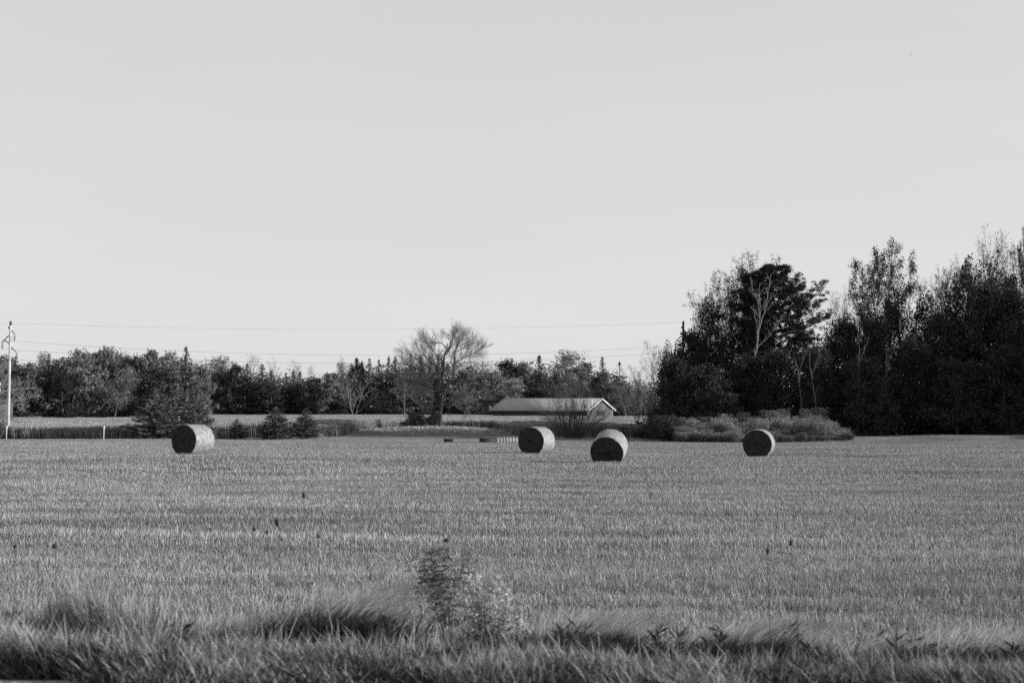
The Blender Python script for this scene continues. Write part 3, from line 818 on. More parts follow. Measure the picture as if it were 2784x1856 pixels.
# ================================================================== MID DISTANCE: lawn grass, leaf litter, mound
def lawn_and_litter():
    rng = np.random.default_rng(51); src = []
    for i in range(3):
        mb = MB(); blades(rng, mb, 300, 1.2, .03, .08, .010, .5, (0, 0), 0, 1); src.append(mb.mesh('lawn_patch_%d' % i, [M['lawn']]))
    y = rng.uniform(86, 152, 8500); x = rng.uniform(-1, 1, len(y)) * (.40 * y + 3)
    keep = (y > field_edge(x)) & (y < crop_front(x) + 1.5) & ~((x > 14) & (y > 109))
    x, y = x[keep], y[keep]; n = len(x)
    scatter('lawn', np.c_[x, y, ground_z(x, y)], np.c_[np.ones(n), np.ones(n), rng.uniform(.6, 1.4, n)], np.c_[np.zeros((n, 2)), rng.uniform(0, 6.28, n)],
            rng.integers(0, 3, n), src, 'short lawn grass on the mound and between field and crop', 'grass')
    n = 7000; px = rng.normal(1120, 170, n); y = rng.uniform(124, 149, n); keep = (px > 905) & (px < 1420)
    px, y = px[keep], y[keep]; x = X(px, y); n = len(x)
    c = np.c_[x, y, ground_z(x, y) + rng.uniform(.03, .12, n)]
    u = rdir(rng, n); u[:, 2] *= .5; w = np.cross(u, rdir(rng, n)); s = rng.uniform(.05, .13, n)[:, None]
    mb = MB(); mb.quads(c, u * s, w * s * .7); o = mb.build('leaf_litter', [M['litter']])
    tag(o, 'fallen pale leaves scattered over the low mound', 'fallen leaves', kind='stuff')
lawn_and_litter()

def block_wall():
    y = 101.6; x0, x1 = X(1303, y), X(1408, y)
    t = thing('block_wall', 'low pale block wall left of the central bale', 'low wall', ((x0 + x1) / 2, y, gz((x0 + x1) / 2, y)), R(16))
    L = x1 - x0; rng = np.random.default_rng(3)
    def course(x0, x1, z0, z1, n):                                   # rough faced course, slightly uneven
        mb = MB(); xs = np.linspace(x0, x1, n)
        for a, b in zip(xs[:-1], xs[1:]): mb.box(((a + b) / 2, rng.uniform(-.004, 0), (z0 + z1) / 2 + rng.uniform(-.008, .008)), (b - a + .002, .28, z1 - z0))
        return mb
    course(-L / 2 + L * .42, L / 2, -.05, .36, 8).build('blocks', [M['block']], t)
    o = course(-L / 2, -L / 2 + L * .42 - .004, -.05, .34, 2).build('shaded_blocks', [M['block_dark']], t); o['label'] = 'left end of the wall, coloured dark as in shade'
    mb = MB(); mb.box((0, -.01, .378), (L + .04, .33, .03)); mb.build('cap_stone', [M['block']], t)
block_wall()

def dark_box():
    y = 99.8; x = X(1220, y); z = gz(x, y)
    t = thing('utility_box', 'small flat dark box lying on the lawn at the field edge', 'box', (x, y, z + .09))
    mb = MB(); mb.box((0, 0, .09), (.66, .5, .16)); mb.build('body', [M['black']], t)
    mb = MB(); mb.box((0, 0, .185), (.72, .56, .025)); mb.build('lid', [M['black']], t)
    for k in (-.24, .24):
        mb = MB(); mb.box((k, 0, -.04), (.09, .45, .10)); mb.build('foot', [M['metal']], t)
dark_box()

def bucket():
    y = 142.0; p = pt(1378, 1164, y); x = p[0]; z = gz(x, y)
    t = thing('bucket', 'tiny white bucket at the edge of the crop, left of the central bale', 'bucket', (x, y, z))
    mb = MB(); mb.tube([[0, 0, 0], [0, 0, .4]], [.125, .165], 14); mb.build('body', [M['white']], t, True)
    mb = MB(); mb.tube([[0, 0, .38], [0, 0, .43]], [.178, .178], 14); mb.build('rim', [M['white']], t, True)
bucket()

def marker(label, px, top, base_row, y, w):
    x = X(px, y); z = gz(x, y); h = pt(px, top, y)[2] - z
    t = thing('marker_post', label, 'marker post', (x, y, z), .2, 'white marker posts beside the gravel track')
    mb = MB(); mb.tube([[0, 0, -.05], [.015, 0, h * .8]], [w * .8, w * .7], 8); mb.build('post', [M['white']], t)
    mb = MB(); mb.tube([[.015, 0, h * .8], [.015, 0, h * .84], [.015, 0, h * .98], [.015, 0, h]], [w * .8, w * 1.5, w * 1.5, w * .9], 10); mb.build('cap', [M['white']], t)
marker('white post at far left, beside the foot of the utility pole', 20, 1158, 1192, 109, .038)
marker('white capped post at the right end of the gravel track', 284, 1158, 1197, 107.5, .050)

# ================================================================== UTILITY POLES AND WIRES
WIRE_AT = {}
def utility_pole(label, px, y, key, wood='pole'):
    x = X(px, y); z = gz(x, y); top = pt(px, 873, y)[2]; h = top - z
    t = thing('utility_pole', label, 'utility pole', (x, y, z), 0, 'wooden utility poles')
    mb = MB(); s = np.linspace(0, 1, 10); mb.tube(np.c_[.10 * (1 - s) * -1 + .05, np.zeros(10), -.2 + (h + .2) * s], .135 - .045 * s, 12)
    mb.build('pole', [M[wood]], t, True)
    mb = MB(); mb.tube([[.05, 0, h - .35], [.05, 0, h + .01]], [.098, .094], 10)
    mb.tube([[-.09, 0, h - .62], [-.09, 0, h - .45]], [.06, .06], 8)
    mb.build('pole_cap', [M['metal']], t, True)
    def zrow(row): return pt(px, row, y)[2] - z
    k = y / F_PX
    ins = []
    # right upper arm, left arm with brace, right lower arm
    for (pa, pb, brace, ip) in (((3, 897), (13, 907), None, (13, 910)), ((-3, 912), (-20, 929), ((-13, 925), (0, 935)), (-20, 931)), ((3, 942), (19, 958), None, (20, 960))):
        am = MB(); a = np.array([pa[0] * k, 0, zrow(pa[1])]); b = np.array([pb[0] * k, 0, zrow(pb[1])]); am.tube([a, b], .045, 6)
        if brace: am.tube([[brace[0][0] * k, 0, zrow(brace[0][1])], [brace[1][0] * k, 0, zrow(brace[1][1])]], .04, 6)
        am.build('arm', [M['metal']], t)
        q = MB(); zt = zrow(ip[1]); q.tube([[ip[0] * k, 0, zt + .06], [ip[0] * k, 0, zt - .50]], .018, 6)
        for d in range(5): q.tube([[ip[0] * k, 0, zt - .05 - d * .10], [ip[0] * k, 0, zt - .075 - d * .10], [ip[0] * k, 0, zt - .09 - d * .10]], [.03, .105, .11], 10)
        q.build('insulator', [M['metal']], t)
        ins.append(np.array([x + ip[0] * k, y, z + zt - .52]))
    WIRE_AT[key] = [np.array([x, y, pt(px, 878, y)[2]])] + ins
utility_pole('pale utility pole at the far left behind the bare tree', 25, 118.5, 'a')
utility_pole('dark pole top rising out of the wood at right', 1857, 123.5, 'b', 'bark')  # wood swapped for dark bark, putting the pole's shade into its colour
for nm, (i, sag, rows) in {'highest thin power line crossing the sky': (0, None, (0, 878, 900, 896, 1857, 876)),
                     'second power line from the top, above the far trees': (1, None, (41, 926, 980, 965.5, 1857, 938)),
                     'third power line, brushing the far tree tops': (2, None, (5, 949, 900, 987.5, 1857, 957)),
                     'lowest power line, mostly hidden by the trees': (3, None, (47, 978, 900, 1016, 1857, 992))}.items():
    a = WIRE_AT['a'][i]; b = WIRE_AT['b'][i]
    if i: b = b.copy()
    x0, r0, x1, r1, x2, r2 = rows
    b = np.array([b[0], b[1], pt(1857, r2, b[1])[2]])
    mid = pt(x1, r1, (a[1] + b[1]) / 2)
    s1 = (mid[0] - a[0]) / (b[0] - a[0]); sg = (a[2] + (b[2] - a[2]) * s1 - mid[2]) / (4 * s1 * (1 - s1))
    s = np.linspace(-.28, 1.55, 90)
    P = a[None] + (b - a)[None] * s[:, None]; u = s % 1.0
    base = np.where(s < 0, a[2] , np.where(s > 1, b[2], a[2] + (b[2] - a[2]) * s)); P[:, 2] = base - 4 * sg * u * (1 - u)
    s = s[:, None]
    mb = MB(); mb.tube(P - P[0], .005 if i == 0 else .0075, 5)
    o = mb.build('power_line', [M['wire']], loc=P[0])
    tag(o, nm, 'power line', 'wires strung between the utility poles')

# ================================================================== BUILDINGS
def barn():
    y = 262.0
    # corners from the photograph: near eave from (967,1113) to (gable near corner 1593,1113), gable apex 1635,1084, far corner 1670,1113
    g0 = pt(1594, 1113, y); k = y / F_PX
    eave_z, ridge_z = g0[2], pt(1635, 1084, y + 3)[2]
    base_z = -.1
    A = np.array([X(1336, y), y]); Bn = np.array([X(1597, y), y])               # front wall ends
    depth = 8.4; yaw = math.atan2(X(1664, y + 7) - Bn[0], 7.0)                    # gable runs back and right
    L = Bn[0] - A[0]
    t = thing('long_barn', 'long low barn with ribbed metal roof and white gable trim beyond the crop', 'barn', (Bn[0], y, base_z))
    gx = X(1664, y + 7) - Bn[0]; gy = 7.0                                          # vector along the gable
    L = 0
    L = Bn[0] - X(1340, y)
    # seen length: roof begins at px 967?  the left part hides behind the bare tree
    L = Bn[0] - X(1340, y)
    E, Rg = eave_z - base_z, ridge_z - base_z
    def P(l, g, z): return (-l + gx * g, gy * g, z)
    w = MB(); w.add([P(0, 0, 0), P(L, 0, 0), P(L, 0, E), P(0, 0, E)], [(0, 1, 2, 3)]); w.add([P(0, 1, 0), P(L, 1, 0), P(L, 1, E), P(0, 1, E)], [(0, 1, 2, 3)])
    w.build('side_wall', [M['barn_side']], t)
    for l in (0, L):
        gm = MB(); gm.add([P(l, 0, 0), P(l, 1, 0), P(l, 1, E), P(l, .5, Rg), P(l, 0, E)], [(0, 1, 2, 4)], [(4, 2, 3)]); gm.build('gable_wall', [M['barn_gable']], t)
    r = MB(); ov = .05; ol = .45
    th = .10
    sl = (Rg - E) / .5
    for (ga, gb) in ((-ov, .5), (1 + ov, .5)):
        za, zb = Rg - abs(ga - .5) * sl, Rg
        q = [P(-ol, ga, za + .02), P(L + ol, ga, za + .02), P(L + ol, gb, zb + .02), P(-ol, gb, zb + .02)]
        q2 = [(a, b, c + th) for a, b, c in q]
        r.add(q + q2, [(0, 1, 2, 3), (4, 5, 6, 7), (0, 1, 5, 4), (1, 2, 6, 5), (2, 3, 7, 6), (3, 0, 4, 7)])
    for l in np.arange(-ol + .2, L + ol, .46):
        for ga, gb in ((-ov, .5), (1 + ov, .5)):
            a = np.array(P(l, ga, Rg - abs(ga - .5) * sl + th + .03)); b = np.array(P(l, gb, Rg + th + .03)); r.tube([a, b], .013, 4)
    r.build('roof', [M['barn_roof']], t)
    for ga in (-ov, 1 + ov):
        tr = MB(); za = Rg - abs(ga - .5) * sl
        q = [P(-ol - .06, ga, za - .14), P(-ol - .06, .5, Rg - .14), P(-ol - .06, .5, Rg + .18), P(-ol - .06, ga, za + .18)]
        q2 = [(a - .05, b, c) for a, b, c in q]
        tr.add(q + q2, [(0, 1, 2, 3), (4, 5, 6, 7), (0, 1, 5, 4), (1, 2, 6, 5), (2, 3, 7, 6), (3, 0, 4, 7)]); tr.build('barge_board', [M['white']], t)
    for g in (0, 1):
        c = MB(); p = P(-.03, g, E / 2); c.box(p, (.14, .14, E)); c.build('corner_board', [M['white']], t)
    f = MB(); p = P(L / 2, -ov, E - .02); za = Rg - (.5 + ov) * sl
    f.box((p[0], p[1] - .03, za - .06), (L + 2 * ol, .05, .12)); f.build('fascia', [M['grey_wall']], t)
    d = MB(); a = P(-.02, .45, 0); b = P(-.02, .8, 0)
    d.add([P(-.02, .36, 0), P(-.02, .68, 0), P(-.02, .68, 2.0), P(-.02, .36, 2.0)], [(0, 1, 2, 3)]); d.build('door', [M['barn_side']], t)
barn()

def shed(name, label, px0, px1, top, eave, y, wallm, roofm, trim):
    x0, x1 = X(px0, y), X(px1, y); z = 0; ez = pt(px0, eave, y)[2]; rz = pt(px0, top, y)[2]
    t = thing(name, label, 'shed' if name != 'farm_house' else 'house', ((x0 + x1) / 2, y, z)); w = x1 - x0; d = w * .7
    mb = MB(); mb.box((0, d / 2, ez / 2), (w, d, ez)); mb.build('wall', [M[wallm]], t)
    r = MB(); o = .3
    r.add([(-w / 2 - o, -o, ez), (w / 2 + o, -o, ez), (w / 2 + o, d / 2, rz), (-w / 2 - o, d / 2, rz), (w / 2 + o, d + o, ez), (-w / 2 - o, d + o, ez),
           (-w / 2 - o, -o, ez + .12), (w / 2 + o, -o, ez + .12), (w / 2 + o, d / 2, rz + .12), (-w / 2 - o, d / 2, rz + .12), (w / 2 + o, d + o, ez + .12), (-w / 2 - o, d + o, ez + .12)],
          [(0, 1, 2, 3), (3, 2, 4, 5), (6, 7, 8, 9), (9, 8, 10, 11), (0, 1, 7, 6), (5, 4, 10, 11)], [(1, 4, 2), (0, 3, 5), (7, 8, 10), (6, 11, 9)])
    r.build('roof', [M[roofm]], t)
    dr = MB(); dr.box((w * .2, -.03, ez * .4), (w * .22, .05, ez * .75)); dr.build('door', [M[trim]], t)
    wn = MB(); wn.box((-w * .25, -.03, ez * .6), (w * .18, .05, ez * .3)); wn.build('window', [M['metal']], t)
    if name == 'farm_house':
        c = MB(); c.box((w * .28, d * .4, rz + .35), (.7, .6, 1.5)); c.build('chimney', [M['white']], t)
shed('dark_shed', 'small dark shed beside the left end of the long barn', 1318, 1368, 1076, 1088, 285, 'barn_side', 'barn_side', 'grey_wall')
shed('farm_house', 'grey farm house half hidden behind the bare tree at far left', -110, 8, 1062, 1084, 190, 'grey_wall', 'grey_wall', 'barn_side')

# ================================================================== TREE MESHES
VASE = dict(BARE, n=[8, 7, 6, 4], start=[.12, .15, .2, .2], ang=[32, 30, 30, 30], ratio=[.72, .55, .5, .45], up=[.1, .5, .6, .6], prof=.35)
ROUND = dict(BARE, levels=3, n=[14, 8, 6], ang=[52, 42, 40], ratio=[.46, .5, .5], prof=.5)
TALL = dict(BARE, levels=4, n=[15, 7, 6, 4], start=[.36, .15, .2, .2], ang=[46, 38, 38, 36], ratio=[.44, .48, .5, .5], up=[.05, .45, .35, .3], prof=.38, rmin=.009)
FINE = dict(BARE, levels=3, n=[18, 9, 6], start=[.18, .15, .2], ang=[40, 34, 32], ratio=[.38, .46, .46], up=[.05, .55, .5], prof=.45)
DISTT = dict(FINE, rmin=.014, rr=.55)
T = {}
for i in range(4): T['spruce%d' % i] = spruce('far_spruce%d' % i, 100 + i, 12, 2.4, spray=.44, whorl=.30, per=8, needle='needle', powr=1.1)
T['spruce_open'] = spruce('open_spruce', 120, 12, 3.2, spray=.50, whorl=.55, per=6, gap=.25, needle='needle', droop=.1)
for i in range(4): T['leafy%d' % i] = clumpy('far_leafy%d' % i, 140 + i, 12, 3.4, 8500, .22, 'leaf_mid', 'bark', .03, 46)
for i in range(2): T['dark%d' % i] = clumpy('far_dark%d' % i, 150 + i, 12, 3.4, 8500, .22, 'far_dark', 'bark', .03, 46)
for i in range(3): T['pale%d' % i] = clumpy('far_pale%d' % i, 160 + i, 12, 3.2, 7000, .18, 'leaf_pale', 'bark_mid', .06, 40)
for i in range(2): T['feather%d' % i] = clumpy('far_feather%d' % i, 170 + i, 12, 4.0, 8000, .26, 'leaf_mid', 'bark', .05, 50, feather=1)
for i in range(3): T['bare%d' % i] = deciduous('far_bare%d' % i, 180 + i, DISTT, 12, .13, 500, .10, .25, 'bark_mid', 'leaf_pale')
for i in range(2): T['palebare%d' % i] = deciduous('far_pale_bare%d' % i, 190 + i, dict(VASE, rmin=.012), 12, .17, 0, .1, .2, 'bark_pale', 'leaf_pale', stems=3)
for i in range(2): T['wispy%d' % i] = deciduous('far_wispy%d' % i, 195 + i, DISTT, 12, .12, 2600, .17, .35, 'bark_mid', 'leaf_pale')
T['lowbare'] = deciduous('low_bare', 199, dict(VASE, rmin=.012, ang=[55, 40, 36, 34]), 8, .15, 0, .1, .2, 'bark_mid', 'leaf_pale', stems=4)

# ------------------------------------------------------------------ far tree line, left to right (photograph pixels)
G_FAR = 'trees of the far tree line'
FAR = [
 ('leafy_tree', 'dark0', 'dark leafy tree behind the left utility pole', 20, 962, 110, 238),
 ('spruce_tree', 'spruce1', 'small dark spruce tip showing just right of the left utility pole', 42, 962, 40, 236),
 ('leafy_tree', 'leafy1', 'rounded grey-leafed tree, first to the right of the left utility pole', 92, 980, 110, 240),
 ('bare_tree', 'wispy0', 'wispy twig-topped tree left of the dark pointed spruce at far left', 112, 953, 40, 250),
 ('spruce_tree', 'spruce2', 'dark pointed spruce between the left pole and the windswept tree', 132, 955, 52, 242),
 ('spruce_tree', 'spruce0', 'short spruce tip in the gap left of the windswept tree', 153, 972, 34, 240),
 ('windswept_tree', 'feather0', 'big dark windswept tree with feathery limbs at the top left of the tree line', 218, 940, 140, 243),
 ('windswept_tree', 'feather1', 'second feathery tree right of the big windswept one', 285, 935, 120, 248),
 ('leafy_tree', 'pale0', 'pale topped leafy tree right of the windswept pair', 328, 945, 70, 252),
 ('birch_tree', 'wispy1', 'pale half-bare birch with a visible trunk in front of the left tree line', 312, 985, 92, 228),
 ('leafy_tree', 'leafy2', 'bushy dark-green tree behind the tallest of the three joined spruces', 370, 955, 80, 246),
 ('leafy_tree', 'leafy0', 'tall tufted leafy tree left of the tall dark spire', 408, 945, 78, 250),
 ('leafy_tree', 'pale1', 'light-leafed tree touching the left side of the tall dark spire', 464, 948, 76, 256),
 ('spruce_tree', 'spruce3', 'tallest dark spruce spire of the left tree line', 505, 937, 66, 250),
 ('leafy_tree', 'dark1', 'broad shadowed tree below the tall spruce spire', 440, 1000, 130, 240),
 ('leafy_tree', 'leafy3', 'leafy tree just right of the tall spruce spire', 548, 992, 72, 300),
 ('bare_tree', 'wispy0', 'pale wispy crown against the sky, right of the tall spire', 602, 965, 100, 335),
 ('leafy_tree', 'leafy1', 'mid-grey leafy tree in front of the pale wispy crown', 592, 990, 90, 318),
 ('leafy_tree', 'dark0', 'dense tree with flecked top left of the twin dark spruces', 640, 982, 66, 315),
 ('spruce_tree', 'spruce0', 'left one of the twin dark spruces behind the smallest spruce', 672, 984, 62, 318),
 ('bare_tree', 'bare0', 'rounded bare crown above the twin dark spruces', 700, 957, 72, 335),
 ('spruce_tree', 'spruce1', 'right one of the twin dark spruces behind the smallest spruce', 712, 984, 66, 316),
 ('bare_tree', 'bare1', 'bare crown just right of the rounded one above the twin spruces', 743, 962, 48, 338),
 ('spruce_tree', 'spruce2', 'short spruce right of the twin dark spruces', 737, 1003, 58, 314),
 ('bare_tree', 'bare2', 'fine bare tree against the sky before the gap in the tree line', 785, 974, 66, 338),
 ('spruce_tree', 'spruce3', 'left dark spruce of three above the medium front spruce', 778, 1010, 48, 318),
 ('spruce_tree', 'spruce0', 'middle dark spruce of three above the medium front spruce', 798, 1002, 46, 322),
 ('spruce_tree', 'spruce1', 'right dark spruce of three above the medium front spruce', 816, 1006, 52, 320),
 ('bare_tree', 'bare0', 'slim bare tree standing in the low gap of the tree line', 838, 985, 40, 338),
 ('leafy_tree', 'leafy2', 'low leafy tree in the gap right of the slim bare tree', 852, 1018, 74, 318),
 ('leafy_tree', 'leafy0', 'low leafy tree left of the pale many-stemmed tree', 898, 1010, 80, 318),
 ('bare_tree', 'wispy1', 'faint pale crown behind the left of the many-stemmed tree', 936, 968, 72, 345),
 ('cedar_tree', 'dark1', 'dark narrow crown rising behind the pale many-stemmed tree', 972, 970, 56, 330),
 ('bare_tree', 'palebare0', 'pale many-stemmed bare tree lit in front of the tree line', 962, 988, 120, 312),
 ('leafy_tree', 'leafy3', 'shadowed leafy tree filling behind the pale many-stemmed tree', 915, 1045, 120, 326),
 ('spruce_tree', 'spruce2', 'first spruce of the row right of the pale many-stemmed tree', 1004, 969, 46, 328),
 ('spruce_tree', 'spruce3', 'second spruce of the row, lower than its neighbours', 1030, 973, 42, 326),
 ('spruce_tree', 'spruce0', 'third spruce of the row, right of the lower one', 1057, 964, 46, 328),
 ('spruce_tree', 'spruce1', 'fourth spruce of the row, behind the left limbs of the big bare tree', 1075, 962, 50, 330),
 ('bare_tree', 'lowbare', 'low spreading bare tree at the foot of the spruce row', 1036, 1052, 105, 316),
 ('bare_tree', 'bare1', 'bare crown behind the left side of the big bare tree', 1100, 922, 66, 300),
 ('spruce_tree', 'spruce2', 'dark spruce behind the left half of the big bare tree, leftmost of four', 1116, 956, 52, 330),
 ('spruce_tree', 'spruce3', 'second of the four dark spruces behind the big bare tree', 1142, 962, 50, 332),
 ('spruce_tree', 'spruce0', 'third of the four dark spruces behind the big bare tree', 1168, 962, 48, 330),
 ('spruce_tree', 'spruce1', 'rightmost of the four dark spruces behind the big bare tree', 1191, 955, 54, 331),
 ('leafy_tree', 'leafy0', 'broad shadowed tree low behind the left limbs of the big bare tree', 1110, 1020, 150, 318),
 ('leafy_tree', 'leafy1', 'grey-leafed tree behind the right limbs of the big bare tree', 1262, 988, 120, 325),
 ('leafy_tree', 'pale2', 'light-leafed tree right of the big bare tree, above the dark shed', 1335, 1005, 110, 318),
 ('spruce_tree', 'spruce_open', 'small ragged spruce tip over the right limbs of the big bare tree', 1312, 979, 30, 340),
 ('leafy_tree', 'dark0', 'dark round-topped tree above the left end of the long barn', 1382, 972, 110, 330),
 ('leafy_tree', 'pale0', 'pale leafy tree low above the left end of the long barn', 1400, 1022, 90, 305),
 ('leafy_tree', 'pale1', 'speckled pale tree between the round dark tree and the pointed one', 1432, 976, 80, 335),
 ('spruce_tree', 'spruce3', 'pointed grey tree at the middle of the group above the barn', 1466, 962, 70, 333),
 ('spruce_tree', 'spruce0', 'broad dark spruce right above the barn roof, left one', 1462, 1012, 100, 300),
 ('spruce_tree', 'spruce2', 'broad dark spruce right above the barn roof, right one', 1508, 1020, 92, 298),
 ('bare_tree', 'wispy0', 'tallest thin-leafed tree above the barn', 1540, 950, 110, 330),
 ('leafy_tree', 'pale2', 'pale leafy tree behind the barn roof, right of the broad spruces', 1548, 1010, 100, 310),
 ('leafy_tree', 'leafy2', 'dark leafy crown right of the tallest tree above the barn', 1584, 974, 80, 330),
 ('spruce_tree', 'spruce1', 'narrow dark spruce behind the bare shrub and the barn ridge', 1580, 1016, 72, 296),
 ('spruce_tree', 'spruce2', 'dark pointed spruce above the barn gable', 1638, 965, 52, 318),
 ('leafy_tree', 'leafy3', 'grey leafy tree behind the barn gable', 1640, 1012, 90, 306),
 ('spruce_tree', 'spruce_open', 'open-branched spruce right of the barn gable', 1684, 979, 62, 316),
 ('bare_tree', 'bare2', 'thin brown tree right of the barn, before the big wood', 1700, 1030, 80, 290),
 ('bare_tree', 'bare0', 'low bare tree close to the left end of the big wood', 1735, 1045, 60, 285),
 ('leafy_tree', 'leafy0', 'leafy tree low between barn and big wood', 1668, 1048, 90, 300),
]
for k, (nm, key, lab, px, top, w, y) in enumerate(FAR):
    plant(nm, T[key], lab, 'tree', px, top, w * (1.3 if 'spruce' in key else 1.22 if nm == 'leafy_tree' else 1.1), y, G_FAR)

def far_woods():
    """the unresolved mass of brush between and behind the trees of the line"""
    rng = np.random.default_rng(77); mb = MB(); N = 0
    C = []; S = []
    for px in np.arange(-80, 1800, 9.0):
        y0 = np.interp(px, [0, 480, 560, 3000], [244, 246, 322, 322]); top = np.interp(px, [0, 100, 180, 500, 620, 830, 900, 1000, 1200, 1400, 1600, 1700, 1800], [985, 995, 972, 972, 1005, 1030, 1030, 995, 985, 1000, 1000, 1030, 1050])
        for k in range(5):
            y = y0 + rng.uniform(2, 14); zt = pt(px, top + rng.uniform(-6, 30), y)[2]
            n = 110; z = rng.uniform(0, 1, n) ** .8 * zt; C.append(np.c_[X(px, y) + rng.normal(0, .8, n), y + rng.normal(0, 1.2, n), z])
    C = np.vstack(C); n = len(C); u = rdir(rng, n); w = np.cross(u, rdir(rng, n)); w /= np.linalg.norm(w, axis=1)[:, None] + 1e-6
    s = rng.uniform(.12, .34, n)[:, None]
    mb.quads(C, u * s, w * s * .6); o = mb.build('distant_brush', [M['leaf_mid']])
    tag(o, 'dense brush and undergrowth filling the far tree line', 'undergrowth', kind='stuff')
far_woods()

# ------------------------------------------------------------------ spruces near the crop edge
SP = [spruce('near_spruce%d' % i, 210 + i, 4.6, 1.9, needle='needle_pale', spray=.26, whorl=.19, per=12, droop=.22, start=.02, powr=.95) for i in range(3)]
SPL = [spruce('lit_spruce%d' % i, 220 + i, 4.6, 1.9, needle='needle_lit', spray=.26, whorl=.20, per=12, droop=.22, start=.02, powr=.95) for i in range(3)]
for lab, k, px, top, w, y in (
    ('left and widest of the three joined spruces behind the leftmost bale', 0, 426, 1060, 165, 113),
    ('middle and tallest of the three joined spruces behind the leftmost bale', 1, 484, 1041, 140, 116),
    ('right one of the three joined spruces behind the leftmost bale', 2, 540, 1070, 95, 117.5),
    ('smallest spruce, standing alone right of the leftmost bale', 2, 645, 1137, 58, 113),
    ('medium dark spruce standing before the crop, left of the slimmer one', 0, 751, 1104, 98, 112),
    ('slimmer dark spruce nearest the leafy mound', 1, 832, 1106, 78, 113.5)):
    plant('spruce_tree', SPL[k] if 'joined' in lab else SP[k], lab, 'tree', px, top, w, y, 'planted spruces in front of the crop')

# ------------------------------------------------------------------ the big bare tree on the mound
def guided_tree(label, name, foot, limbs, y, P, seed, bark='bark', grow_len=.55, twig='twig', leaf=0, leafm='leaf_dark', lsize=.1, depth=1.0, group=None, cat='tree', dens=1.0):
    """main limbs follow the photograph's silhouette, each at its own depth; branches grow from them"""
    rng = np.random.default_rng(seed); o = pt(foot[0], foot[1], y); o[2] = gz(o[0], y) - .05
    t = thing(name, label, cat, o, 0, group)
    tr = MB(); cr = MB(); segs = [[] for _ in range(10)]; tips = []
    for li, (pts, r0, r1, nb, Lb) in enumerate(limbs):
        dy = 0 if li == 0 else rng.uniform(-1, 1) * depth
        Q = np.array([pt(a, b, y) for a, b in pts]) - o
        s = np.linspace(0, 1, len(Q)); Q[:, 1] += dy * s ** 1.3
        if li == 0: Q[0] = 0
        ss = np.linspace(0, 1, len(Q) * 5); F = np.stack([np.interp(ss, s, Q[:, c]) for c in range(3)], 1)
        for _ in range(3): F[1:-1] = (F[:-2] + 2 * F[1:-1] + F[2:]) / 4
        F[1:-1] += rng.normal(0, .02, F[1:-1].shape)
        rad = r0 + (r1 - r0) * ss; tr.tube(F, rad, 8 if r0 > .06 else 6)
        az = rng.uniform(0, 6.28)
        nb = int(nb * dens)
        for k in range(nb):
            f = .22 + .78 * (k + rng.uniform(.1, .9)) / nb if li else .30 + .7 * (k + rng.uniform(.1, .9)) / nb
            i = min(int(f * (len(F) - 1)), len(F) - 2); q = F[i]; d = F[i + 1] - F[i]; d /= np.linalg.norm(d) + 1e-9
            az += 2.4; ref = np.array([0, 1., 0]); u = np.cross(d, ref); u /= np.linalg.norm(u) + 1e-9; w = np.cross(d, u)
            an = R(rng.uniform(28, 55)); nd = d * math.cos(an) + (u * math.cos(az) + w * math.sin(az)) * math.sin(an); nd[2] += P.get('lift', .25); nd /= np.linalg.norm(nd)
            grow(rng, q, nd, Lb * rng.uniform(.6, 1.15) * (1.15 - .5 * f), max(rad[i] * .45, .012), 1, P, segs, tips)
    cr.segs(segs[1], 4)
    for l in range(2, 10): cr.segs(segs[l], 3)
    if leaf: leaves(rng, cr, tips, leaf, lsize, .12, 1)
    tr.build('trunk', [M[bark]], t); cr.build('crown', [M[twig], M[leafm]], t)
    return t
CP = dict(BARE, levels=4, n=[0, 9, 7, 5], start=[.2, .15, .15, .15], ang=[40, 34, 32, 30], ratio=[.6, .58, .55, .5], up=[.1, .42, .5, .5], rmin=.012, rr=.6, wob=[.2, .3, .35, .35], seg=[.5, .4, .3, .25])
